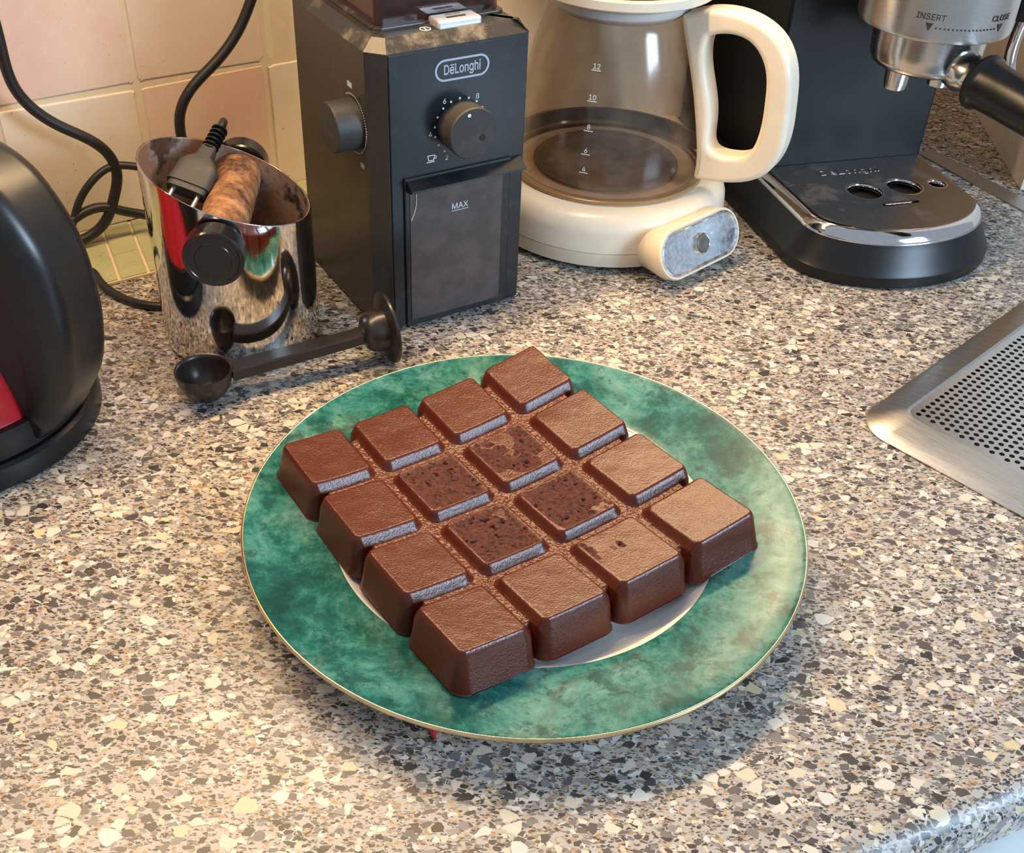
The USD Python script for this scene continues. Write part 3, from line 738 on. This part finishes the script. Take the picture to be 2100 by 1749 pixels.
# carafe, standing on the hot plate
ca = thing('carafe', 'empty glass coffee carafe with cream handle standing in the coffee maker', 'carafe', (*CC, 0.0556), math.radians(-30))
Z0 = 0.0556
gp = [(0.0, 0.0), (0.085, 0.0), (0.0895, 0.002), (0.0915, 0.006), (0.0915, 0.016), (0.0905, 0.026), (0.0870, 0.050), (0.0805, 0.085), (0.0725, 0.116), (0.0655, 0.137), (0.0625, 0.145), (0.0625, 0.152)]
gi = [(r - 0.0022, max(z, 0.003)) for r, z in gp[2:]]
part(ca, 'glass', lathe(gp[1:] + gi[::-1] + [(0.084, 0.003), (0.085, 0.0)], 128), M['glass'], 50, 'clear glass jug')
part(ca, 'glass_floor', lathe([(0.085, 0.0), (0.085, 0.0028), (0.0, 0.0026)], 96), M['glass'], 40)
part(ca, 'coffee_film', lathe([(0.0685, 0.0029), (0.0682, 0.0032), (0.0, 0.0032)], 96), M['residue'], 40, 'dark ring of dried coffee on the bottom')
part(ca, 'base_ring', lathe([(0.0900, 0.0002), (0.0922, 0.0010), (0.0922, 0.0030), (0.0910, 0.0038)], 128), plain('amber_ring', (0.36, 0.19, 0.06), 0.3), 40, 'amber line round the foot')
part(ca, 'lid', lathe([(0.0, 0.146), (0.056, 0.146), (0.0605, 0.150), (0.0635, 0.153), (0.0640, 0.158), (0.060, 0.1620), (0.0, 0.1635)], 96), M['lid_white'], 40, 'greyish white lid')
marks = []
for s, z in (('12', 0.1165), ('10', 0.092), ('8', 0.0675), ('6', 0.0475), ('4', 0.0315)):
    r_ = float(np.interp(z, [p[1] for p in gp], [p[0] for p in gp])) + 0.0003
    t_ = cat_(text(s, 0.0040, 0.0003), extrude(sg.box(-0.0040, -0.0036, 0.0040, -0.0030), 0, 0.0003)); v = t_.vertices
    az = math.radians(-90 - 16 + 30) + v[:, 0] / r_
    zz = z + v[:, 1]; rr = np.interp(zz, [p[1] for p in gp[1:]], [p[0] for p in gp[1:]]) + 0.0003 + v[:, 2]
    marks.append(trimesh.Trimesh(np.stack([rr * np.cos(az), rr * np.sin(az), zz], 1), t_.faces, process=False))
part(ca, 'cup_marks', cat_(*marks), M['white_print'], False, 'white cup numbers 4 to 12')
# D-shaped handle
zt_, zb_ = 0.152, 0.018
out_c = spline([(0.062, zt_), (0.088, zt_ + 0.0105), (0.124, zt_ + 0.0105), (0.151, zt_ - 0.003), (0.165, 0.125), (0.1695, 0.095), (0.1695, 0.060), (0.159, 0.035), (0.133, 0.0195), (0.0925, 0.0125)], 60)
in_c = spline([(0.0925, 0.0125), (0.0935, 0.030), (0.0895, 0.055), (0.080, 0.095), (0.0705, 0.125), (0.062, zt_)], 20)
outer = np.vstack([out_c, in_c[1:-1]])[::-1]
hole = spline([(0.0890, 0.140), (0.104, 0.1450), (0.126, 0.1425), (0.141, 0.126), (0.1465, 0.097), (0.1460, 0.066), (0.1395, 0.0490), (0.122, 0.0420), (0.1055, 0.044), (0.1020, 0.062), (0.0965, 0.092), (0.0875, 0.128), (0.0890, 0.140)], 79)[:-1]


def resample(p, n, start):
    p = np.vstack([p, p[:1]]); d = np.r_[0, np.cumsum(np.linalg.norm(np.diff(p, axis=0), axis=1))]
    t = np.linspace(0, d[-1], n, endpoint=False); q = np.stack([np.interp(t, d, p[:, i]) for i in range(2)], 1)
    return q


def ccw(p):
    x, y = p[:, 0], p[:, 1]
    return p if (x * np.roll(y, -1) - y * np.roll(x, -1)).sum() > 0 else p[::-1]


def annular(outer, hole, T, r, c, n=160, seg=5):
    """A rounded plate with a hole; both outlines are cut by rays from c so that they pair up."""
    def polar(p):
        p = ccw(p); a = np.unwrap(np.arctan2(p[:, 1] - c[1], p[:, 0] - c[0])); a = a % (2 * PI); k = np.argsort(a); R_ = np.hypot(*(p - c).T)
        th = np.linspace(0, 2 * PI, n, endpoint=False); return c + np.interp(th, a[k], R_[k], period=2 * PI)[:, None] * np.stack([np.cos(th), np.sin(th)], 1)
    O, I = polar(outer), polar(hole); rings = []
    ks = np.linspace(0, PI / 2, seg)
    seq = [(-1, q) for q in ks] + [(1, q) for q in ks[::-1]]
    for sgn, q in seq: rings.append(lift(inset(O, r * (1 - math.sin(q))), sgn * (T / 2 - r * (1 - math.cos(q)))))
    for sgn, q in [(1, q) for q in ks] + [(-1, q) for q in ks[::-1]]: rings.append(lift(inset(I, -r * (1 - math.sin(q))), sgn * (T / 2 - r * (1 - math.cos(q)))))
    rings.append(rings[0])
    m = loft(rings, False, False); m.merge_vertices()
    if m.volume < 0: m.invert()
    return m


hd = annular(resample(outer, 300, 0), resample(hole, 200, 0), 0.025, 0.0055, np.array([0.117, 0.090]))
part(ca, 'handle', xf(hd, (0, 0, 0), [(PI / 2, [1, 0, 0])]), M['cream'], 50, 'cream D-shaped handle')

# ================================================================== ESPRESSO MACHINE
EY = 0.2969
es = thing('espresso_machine', 'slim black espresso machine with steel drip tray and brushed group head', 'espresso machine', (0.3122, 1.0573, 0), EY)
A_, L_, B_, TZ = 0.0865, 0.094, 0.0560, 0.0487


def stad(off=0.0, back=0.0, n=40):
    a, b = A_ + off, B_ + off
    f = [(a * math.cos(t), -L_ + b * math.sin(t)) for t in np.linspace(-PI, 0, n)]
    return np.array([(-a, back)] + f[0:] + [(a, back)])


skirt = [(0.0165, 0.002), (0.0168, 0.004), (0.0168, 0.012), (0.0154, 0.014), (0.0128, 0.019), (0.0060, 0.033), (0.0042, 0.0375), (0.0028, 0.0380)]
part(es, 'base', loft([lift(stad(d, 0.19), z) for d, z in skirt]), M['black'], 30)
part(es, 'tray_rim', loft([lift(stad(d, -0.0005), z) for d, z in ((0.0038, 0.0372), (0.0042, 0.0384), (0.0034, 0.0408), (0.0010, 0.0450), (-0.0015, 0.0474), (-0.0042, 0.0486), (-0.0062, 0.0487))], True, False), M['chrome'], 60, 'shiny bevelled tray rim')
grid = sg.Polygon(stad(-0.0057, -0.0008))
holes = [(-0.0121, -0.0662, 0.0160), (0.0307, -0.0639, 0.0160), (0.0660, -0.0645, 0.0080)]
for x, y, r in holes: grid = grid.difference(sg.Point(x, y).buffer(r))
slot = sg.LineString([(-0.0075, -0.0957), (0.0255, -0.0947)]).buffer(0.0028); grid = grid.difference(slot)
gd_ = part(es, 'drip_grid', extrude(grid, 0.0474, 0.0488), M['tray_dark'], 20, 'steel drip grid with round holes')
for x, y, r in holes:
    part(gd_, 'hole_rim', xf(lathe([(r - 0.0008, 0.0440), (r - 0.0006, 0.0468), (r + 0.0002, 0.0486), (r + 0.0010, 0.0490), (r + 0.0024, 0.0488)], 48), (x, y, 0)), M['chrome'], 60)
part(gd_, 'lever', xf(rbox(-0.0150, 0.0130, -0.0012, 0.0012, 0.0470, 0.0494, 0.0006, 8), (0.007, -0.0952, 0)), M['chrome'], 30)
fl_ = part(gd_, 'float', xf(lathe([(0.0022, 0.042), (0.0022, 0.0462), (0.0, 0.0468)], 20), (0.004, -0.0972, 0)), plain('red_float', (0.45, 0.05, 0.03), 0.4), 30, 'red float under the slot')
part(es, 'tray_floor', loft([lift(stad(-0.010, -0.002), 0.0392), lift(stad(-0.010, -0.002), 0.0396)]), M['cavity'], 20)
lt = text('DeLonghi', 0.0110, 0.0007, True); lt.apply_scale([0.062 / lt.extents[0], 0.0125 / lt.extents[1], 1])
part(gd_, 'embossing', xf(lt, (-0.006, -0.0245, 0.0484), [(-0.02, [0, 0, 1])]), M['tray_dark'], 20)
part(es, 'body', rbox(-0.0865, 0.0865, 0.0, 0.20, 0.030, 0.335, 0.003), M['black_body'], 30, 'black machine body')
part(es, 'head', rbox(-0.0845, 0.0845, -0.135, 0.01, 0.275, 0.335, 0.006), M['black'], 30)
GX, GY = 0.006, -0.0765
part(es, 'group_head', xf(lathe([(0.054, 0.2105), (0.0605, 0.2092), (0.0628, 0.2105), (0.0635, 0.214), (0.0635, 0.276)], 96), (GX, GY, 0)), M['steel'], 40, 'brushed steel group head')
part(es, 'group_gasket', xf(lathe([(0.0, 0.2125), (0.056, 0.2125), (0.056, 0.216)], 64), (GX, GY, 0)), M['cavity'], 30)


def onring(m, az, z, r=0.0637):
    v = m.vertices; a = az + v[:, 0] / r
    return trimesh.Trimesh(np.stack([GX + (r + v[:, 2]) * np.cos(a), GY + (r + v[:, 2]) * np.sin(a), z + v[:, 1]], 1), m.faces, process=False)


tri = extrude(sg.Polygon([(-0.003, 0.003), (0.003, 0.003), (0, -0.0032)]), 0, 0.0003)
a1, a2 = math.radians(-128), math.radians(-73)
ltr = [onring(tri, a1, 0.2225), onring(tri, a2, 0.2225), onring(text('INSERT', 0.0046, 0.0003), a1, 0.2305), onring(text('CLOSE', 0.0046, 0.0003), a2, 0.2305)]
ltr += [onring(extrude(sg.Point(0, 0).buffer(0.0007, 4), 0, 0.0003), a, 0.2222) for a in np.linspace(a1 + 0.09, a2 - 0.09, 16)]
part(es, 'lettering', cat_(*ltr), M['dark_print'], False, 'dark INSERT and CLOSE marks')
# steam wand
wx_, wy_ = 0.1270, -0.0370
sw = part(es, 'steam_wand', tube([(0.085, -0.02, 0.285), (0.112, -0.03, 0.287), (wx_, wy_, 0.27), (wx_ + 0.004, wy_, 0.2), (wx_ + 0.021, wy_ - 0.006, 0.118)], 0.0058, 16, 40), M['chrome'], 60, 'shiny steam wand')
part(sw, 'grip', xf(lathe([(0.0, 0.192), (0.0085, 0.192), (0.0098, 0.194), (0.0102, 0.20), (0.0102, 0.255), (0.0, 0.257)], 40), (wx_, wy_, 0)), M['black'], 30, 'black grip sleeve')


def onw(m, az, z, r=0.0103):
    v = m.vertices; a = az + v[:, 0] / r
    return trimesh.Trimesh(np.stack([wx_ + (r + v[:, 2]) * np.cos(a), wy_ + (r + v[:, 2]) * np.sin(a), z + v[:, 1]], 1), m.faces, process=False)


part(sw, 'grip_mark', cat_(onw(text('C', 0.0055, 0.0003, True), math.radians(-108), 0.2085), onw(tri, math.radians(-108), 0.2005)), M['white_print'], False)

# portafilter locked into the group head
pf = thing('portafilter', 'shiny portafilter with two spouts and black handle under the group head', 'portafilter', (0.3122, 1.0573, 0), EY)
bk = lathe([(0.0, 0.1725), (0.030, 0.1722), (0.0400, 0.1728), (0.0440, 0.1750), (0.0462, 0.180), (0.0470, 0.190), (0.0475, 0.2085), (0.0475, 0.2118), (0.0, 0.2118)], 96)
part(pf, 'basket', xf(bk, (GX, GY, 0)), M['alu'], 40, 'silver filter basket')
for sx in (-0.0205, 0.0225):
    part(pf, 'spout', xf(lathe([(0.0, 0.1540), (0.0072, 0.1540), (0.0084, 0.1515), (0.0092, 0.1520), (0.0102, 0.158), (0.0108, 0.1725)], 40), (GX + sx, GY + 0.002, 0)), M['alu'], 40)
ha, ht = math.radians(-60) - EY, math.radians(5); hv = np.array([math.cos(ha) * math.cos(ht), math.sin(ha) * math.cos(ht), -math.sin(ht)])
hb = np.array([GX, GY, 0.1850])
part(pf, 'neck', align(lathe([(0.016, 0.036), (0.0175, 0.048), (0.0150, 0.054), (0.0145, 0.062), (0.0175, 0.068), (0.0, 0.069)], 40), hv, hb), M['alu'], 50)
part(pf, 'handle', align(lathe([(0.0, 0.064), (0.0205, 0.064), (0.0232, 0.066), (0.0236, 0.0685), (0.0220, 0.0705), (0.0205, 0.074), (0.0197, 0.09), (0.0190, 0.13), (0.0180, 0.175), (0.0150, 0.188), (0.0, 0.192)], 64), hv, hb), M['black'], 40, 'black plastic handle')

# ================================================================== KNOCK BOX
KX, KY, KR = -0.2218, 0.7777, 0.0611
kb = thing('knock_box', 'shiny round steel knock box with slanted rim and two black knobs', 'knock box', (KX, KY, 0))
th = np.linspace(0, 2 * PI, 128, endpoint=False)


def kring(r, z=None, dz=0.0):
    x, y = r * np.cos(th), r * np.sin(th)
    zz = 0.1316 - 0.3802 * x - 0.069 * y + dz if z is None else np.full_like(x, z)
    return np.stack([x, y, zz], 1)


lo_r = kring(KR, 0.004); hi_r = kring(KR)
mids = [lo_r + (hi_r - lo_r) * t for t in np.linspace(0, 1, 14)]
part(kb, 'shell', loft([kring(KR - 0.004, 0.0006), kring(KR - 0.0012, 0.0016)] + mids + [kring(KR - 0.0006, None, 0.0006)], True, False), M['chrome'], 50, 'mirror polished outer wall')
part(kb, 'lining', loft([kring(KR - 0.0008, None, 0.0005), kring(KR - 0.0018), kring(KR - 0.0018, 0.02), kring(KR - 0.006, 0.004), ], False, True), M['inner'], 50, 'coffee stained inside')
bd = math.radians(-85.0); bv = np.array([math.cos(bd), math.sin(bd), 0]); bz = 0.110
prng = np.linspace(-0.0560, 0.0560, 40); nb = meshkit.fbm(np.stack([np.arange(40) * 0.35, np.zeros(40), np.zeros(40)], 1), 3, 2)
rb = [np.stack([(0.0172 + 0.0012 * meshkit.fbm(np.stack([3 * np.cos(th[::4]), 3 * np.sin(th[::4]), np.full(32, z * 90)], 1), 3, 5)) * np.cos(th[::4]), (0.0172 + 0.0012 * meshkit.fbm(np.stack([3 * np.cos(th[::4]), 3 * np.sin(th[::4]), np.full(32, z * 90)], 1), 3, 5)) * np.sin(th[::4]), np.full(32, z)], 1) for z in prng]
part(kb, 'knock_bar', align(loft(rb), bv, (0, 0, bz)), M['bar'], 50, 'knock bar caked with brown coffee')
for s in (1, -1):
    k_ = lathe([(0.0, 0.0605), (0.012, 0.0605), (0.013, 0.063), (0.0205, 0.0640), (0.0216, 0.0655), (0.0216, 0.0800), (0.0206, 0.0812), (0.0185, 0.0813), (0.0180, 0.0808), (0.0130, 0.0808), (0.0125, 0.0813), (0.0, 0.0813)], 64)
    part(kb, 'knob', align(k_, bv * s, (0, 0, bz)), M['black_gloss'], 30, 'glossy black end knob')

# plug dropped into the knock box, with its cord
ps, pe = np.array([-0.2370, 0.8300, 0.1475]), np.array([-0.2545, 0.7630, 0.1180]); pa = (pe - ps) / np.linalg.norm(pe - ps)
wide = np.array([0.93, -0.18, -0.30]); wide -= pa * (wide @ pa); wide /= np.linalg.norm(wide); flat = np.cross(pa, wide)
pgt = thing('power_plug', 'black two-pin mains plug lying in the knock box with its cord over the rim', 'power plug', (0, 0, 0))


def sect(w, h, s, n=24):
    t = np.linspace(0, 2 * PI, n, endpoint=False); e = 0.45
    return ps + pa * s + np.sign(np.cos(t))[:, None] * (abs(np.cos(t)) ** e * w)[:, None] * wide + np.sign(np.sin(t))[:, None] * (abs(np.sin(t)) ** e * h)[:, None] * flat


bodym = loft([sect(0.0050, 0.0045, 0.018), sect(0.0062, 0.0055, 0.021), sect(0.0066, 0.0058, 0.0300), sect(0.0115, 0.0072, 0.0345), sect(0.0150, 0.0076, 0.040), sect(0.0166, 0.0076, 0.0570), sect(0.0166, 0.0074, 0.0590), sect(0.0150, 0.0062, 0.0592), sect(0.0148, 0.0060, 0.0640)])
if bodym.volume < 0: bodym.invert()
part(pgt, 'body', bodym, M['knob'], 40)
rl = [loft([ps + pa * s + r * (np.cos(th[::8])[:, None] * wide + np.sin(th[::8])[:, None] * flat) for s, r in ((s0, 0.0045), (s0 + 0.0004, 0.0062), (s0 + 0.0019, 0.0064), (s0 + 0.0023, 0.0045))]) for s0 in np.arange(-0.002, 0.020, 0.0042)]
for m_ in rl:
    if m_.volume < 0: m_.invert()
part(pgt, 'strain_relief', cat_(*rl), M['black'], 40)
for s in (-1, 1):
    c0 = ps + pa * 0.063 + wide * 0.0095 * s
    part(pgt, 'pin', tube([c0, c0 + pa * 0.006, c0 + pa * 0.013, c0 + pa * 0.018], [0.0022, 0.0022, 0.0022, 0.0014], 14, 12), M['pin'], 40)
part(pgt, 'cord', tube([ps + pa * 0.022, ps, ps - pa * 0.006 + [0, 0.004, 0.001], (-0.2395, 0.8480, 0.1440), (-0.2520, 0.8620, 0.1150), (-0.2900, 0.8950, 0.0800), (-0.3396, 0.9190, 0.0720), (-0.3578, 0.9117, 0.0745), (-0.373, 0.9008, 0.0657), (-0.3863, 0.8914, 0.0466), (-0.3950, 0.8840, 0.0250), (-0.4100, 0.8700, 0.0090), (-0.46, 0.84, 0.0080)], 0.0034, 14, 140), M['rubber'], 60)


def cord(label, pts, r=0.0044, n=120):
    c = thing('mains_lead', label, 'cord', pts[0])
    part(c, 'cable', tube(np.asarray(pts) - np.asarray(pts[0]), r, 14, n), M['rubber'], 60)


cord('thick black cord looping down the tiles at the far left behind the kettle', [(-0.418, 0.868, 0.42), (-0.4150, 0.8709, 0.25), (-0.4126, 0.8726, 0.1921), (-0.4101, 0.8744, 0.1564), (-0.3961, 0.8844, 0.1286), (-0.3852, 0.8922, 0.1166), (-0.3678, 0.9045, 0.1001), (-0.3582, 0.9114, 0.0843), (-0.3557, 0.9132, 0.0654), (-0.36, 0.9102, 0.048), (-0.372, 0.9025, 0.0228), (-0.398, 0.888, 0.0095), (-0.45, 0.86, 0.0086)], 0.0046)
cord('black cord hanging down the tiles behind the knock box', [(-0.208, 1.016, 0.40), (-0.222, 1.008, 0.25), (-0.2421, 0.9942, 0.1966), (-0.2533, 0.9862, 0.1736), (-0.2741, 0.9714, 0.1479), (-0.2943, 0.957, 0.1284), (-0.3036, 0.9504, 0.1107), (-0.3053, 0.9492, 0.084), (-0.295, 0.95, 0.04), (-0.26, 0.945, 0.0095), (-0.20, 0.955, 0.0086)], 0.0046)
cord('black cord arching low across the wall between kettle and knock box', [(-0.27, 0.925, 0.0084), (-0.31, 0.926, 0.0125), (-0.3383, 0.9256, 0.0214), (-0.3569, 0.9123, 0.0319), (-0.37, 0.903, 0.0393), (-0.3861, 0.8915, 0.0371), (-0.400, 0.880, 0.0280), (-0.43, 0.86, 0.0100), (-0.48, 0.84, 0.0086)], 0.0042)
cord('thin black cord lying on the worktop from the kettle base to the knock box', [(-0.405, 0.800, 0.0046), (-0.385, 0.843, 0.0074), (-0.3678, 0.8459, 0.0074), (-0.3574, 0.8338, 0.0068), (-0.3365, 0.8152, 0.0038), (-0.3082, 0.8022, 0.0038), (-0.2890, 0.8030, 0.0038), (-0.268, 0.845, 0.0038), (-0.235, 0.875, 0.0038)], 0.0036)

# ================================================================== KETTLE
KC2 = np.array([-0.4026, 0.6449]); ka = math.radians(-15)
kt = thing('heating_stand', 'round black power base under the kettle', 'kettle base', (*KC2, 0))
part(kt, 'base', lathe([(0.0, 0.0), (0.1000, 0.0), (0.1019, 0.002), (0.1019, 0.012), (0.1005, 0.0165), (0.0975, 0.0185), (0.0, 0.0185)], 96), M['black'], 30)
ke = thing('kettle', 'black and red jug kettle with broad glossy black handle at the far left', 'kettle', (*KC2, 0.0188), ka)
ZK = 0.0188
part(ke, 'body', lathe([(0.0, 0.020), (0.0900, 0.020), (0.0880, 0.028), (0.079, 0.06), (0.068, 0.12), (0.062, 0.19), (0.060, 0.215), (0.0, 0.217)], 96), M['red'], 40, 'red lacquered body')
part(ke, 'collar', lathe([(0.0, 0.0), (0.0945, 0.0), (0.0965, 0.002), (0.0968, 0.014), (0.0950, 0.0215), (0.0, 0.0215)], 96), M['black'], 30)
part(ke, 'lid', lathe([(0.0, 0.216), (0.068, 0.216), (0.068, 0.222), (0.060, 0.232), (0.0, 0.238)], 64), M['black'], 40)
oc = spline([(0.050, 0.2230), (0.0720, 0.2210), (0.0870, 0.2155), (0.1040, 0.2030), (0.1133, 0.1900), (0.124, 0.1685), (0.1298, 0.1425), (0.1315, 0.1132), (0.1290, 0.0870), (0.1205, 0.0585), (0.1085, 0.0390), (0.0960, 0.0225), (0.0900, 0.0195)], 70)
ic = spline([(0.0740, 0.0205), (0.0790, 0.0240), (0.0885, 0.0474), (0.0950, 0.0810), (0.0965, 0.1151), (0.0900, 0.1493), (0.0750, 0.1720), (0.050, 0.190)], 40)
ol = np.vstack([oc, ic]); rr_ = np.r_[np.full(70, 0.0150), np.full(40, 0.0025)]; rr_[:6] = rr_[64:70] = 0.006
if not np.allclose(ccw(ol), ol): ol, rr_ = ol[::-1].copy(), rr_[::-1]
ol[:, 1] -= ZK


def fin(outline, T, r, seg=5):
    r0 = float(np.max(r)); r = np.broadcast_to(r, len(outline))[:, None]
    ks = np.linspace(0, PI / 2, seg)
    rings = [lift(inset(outline, r * (1 - math.sin(q))), -(T / 2 - r0 * (1 - math.cos(q)))) for q in ks] + [lift(inset(outline, r * (1 - math.sin(q))), T / 2 - r0 * (1 - math.cos(q))) for q in ks[::-1]]
    m = loft(rings); m = xf(m, (0, 0, 0), [(PI / 2, [1, 0, 0])])
    if m.volume < 0: m.invert()
    return m


part(ke, 'handle', fin(ol, 0.056, rr_, 8), M['satin'], 60, 'broad glossy black handle')
pan = ccw(np.vstack([spline([(0.050, 0.198), (0.078, 0.183), (0.097, 0.155), (0.104, 0.115), (0.101, 0.081), (0.093, 0.047), (0.082, 0.0225)], 40), [(0.05, 0.0225), (0.045, 0.10), (0.04, 0.205)]])); pan[:, 1] -= ZK
part(ke, 'handle_panel', fin(pan, 0.0500, 0.003, 3), M['black_matte'], 40, 'matt dark grey inner handle panel')
part(ke, 'lid_button', align(lathe([(0.0, 0.0), (0.010, 0.0), (0.0105, 0.004), (0.008, 0.008), (0.0, 0.009)], 32), (0.55, -0.2, 0.8), (0.076, -0.016, 0.2070)), M['black_gloss'], 50)

# ================================================================== COFFEE SCOOP
s0 = np.array([-0.2285, 0.6820, 0.0255]); s1 = np.array([-0.1020, 0.7465, 0.0320]); sd_ = (s1 - s0); sl = np.linalg.norm(sd_); su = sd_ / sl
so = thing('coffee_scoop', 'black plastic coffee scoop with round tamper end lying before the knock box', 'scoop', (s0[0], s0[1], 0), math.atan2(sd_[1], sd_[0]))
bw = [(0.0, 0.0)] + [(0.0205 * math.sin(a), 0.0245 - 0.0245 * math.cos(a)) for a in np.linspace(0.12, PI / 2, 14)] + [(0.0213, 0.0262), (0.0210, 0.0270), (0.0200, 0.0266)] + [(0.0188 * math.sin(a), 0.0255 - 0.0225 * math.cos(a)) for a in np.linspace(PI / 2, 0.1, 14)] + [(0.0, 0.0030)]
part(so, 'bowl', lathe(bw, 64), plain('scoop_plastic', (0.018, 0.013, 0.011), 0.3, dust=0.15, dustcol=(0.2, 0.09, 0.04)), 50, 'round scoop bowl')
hz0, hz1 = 0.0250, 0.0315; hl = math.hypot(sd_[0], sd_[1])
hbar = []
for x, z, w, t in ((0.0195, 0.0250, 0.0085, 0.0090), (0.030, 0.0255, 0.0078, 0.0090), (hl - 0.030, hz1 - 0.0015, 0.0066, 0.0085), (hl - 0.018, hz1, 0.0066, 0.0085)):
    c = 0.0012; hbar.append(np.array([(x, -w + c, z), (x, w - c, z), (x, w, z - c), (x, w, z - t), (x, -w, z - t), (x, -w, z - c)]))
hb_ = loft(hbar)
if hb_.volume < 0: hb_.invert()
part(so, 'handle', hb_, '/World/Looks/scoop_plastic', 25)
td = lathe([(0.0, -0.021), (0.0080, -0.0205), (0.0125, -0.0185), (0.0155, -0.0145), (0.0168, -0.009), (0.0170, -0.003), (0.0262, -0.0012), (0.0280, -0.0006), (0.0284, 0.0010), (0.0277, 0.0022), (0.0, 0.0028)], 64)
part(so, 'tamper', align(td, (1, 0, 0.03), (hl + 0.001, 0, 0.0286)), '/World/Looks/scoop_plastic', 40, 'round tamper disc')

# ================================================================== DRAINER TRAY
dt = thing('drainer_tray', 'perforated stainless steel drainer plate lying at the right edge of the worktop', 'drainer', (0.2544, 0.6888, 0), math.radians(-45))   # +x runs down right, +y up right
o = rrect(0.0, 0.34, 0.0, 0.42, 0.030, 14)
inn = rrect(0.0225, 0.318, 0.0320, 0.397, 0.012, 14)
stp = rrect(0.0245, 0.316, 0.0340, 0.395, 0.010, 14)
fr = loft([lift(o, 0.0004), lift(o, 0.0012), lift(inset(o, 0.0010), 0.0018), lift(inset(o, 0.010), 0.0050), lift(inn, 0.0085), lift(stp, 0.0072), lift(stp, 0.0040)], False, False)
part(dt, 'frame', fr, M['tray_steel'], 30, 'wide bright rim')
pn_ = sg.Polygon(inset(stp, -0.0004)); hs = []
pb_, pa_ = 0.0069, 0.0060; y0, x0 = 0.0415, 0.0315
for k in range(46):
    for l in range(52):
        x = x0 + pa_ * k; y = y0 + pb_ * l + (pb_ / 2 if k % 2 else 0)
        if x < 0.305 and y < 0.385 and x - 0.0 < 0.20 and y < 0.30: hs.append(sg.Polygon([(x + 0.0021 * math.cos(t), y + 0.0021 * math.sin(t)) for t in np.linspace(0, 2 * PI, 10, endpoint=False)]))
part(dt, 'perforated_panel', extrude(pn_.difference(shapely.union_all(hs)), 0.0062, 0.0072), M['tray_steel'], 20, 'panel with rows of round holes')
part(dt, 'underside', slab(inset(stp, -0.0006), 0.0004, 0.0016, 0.0003, 1), M['cavity'], 20)
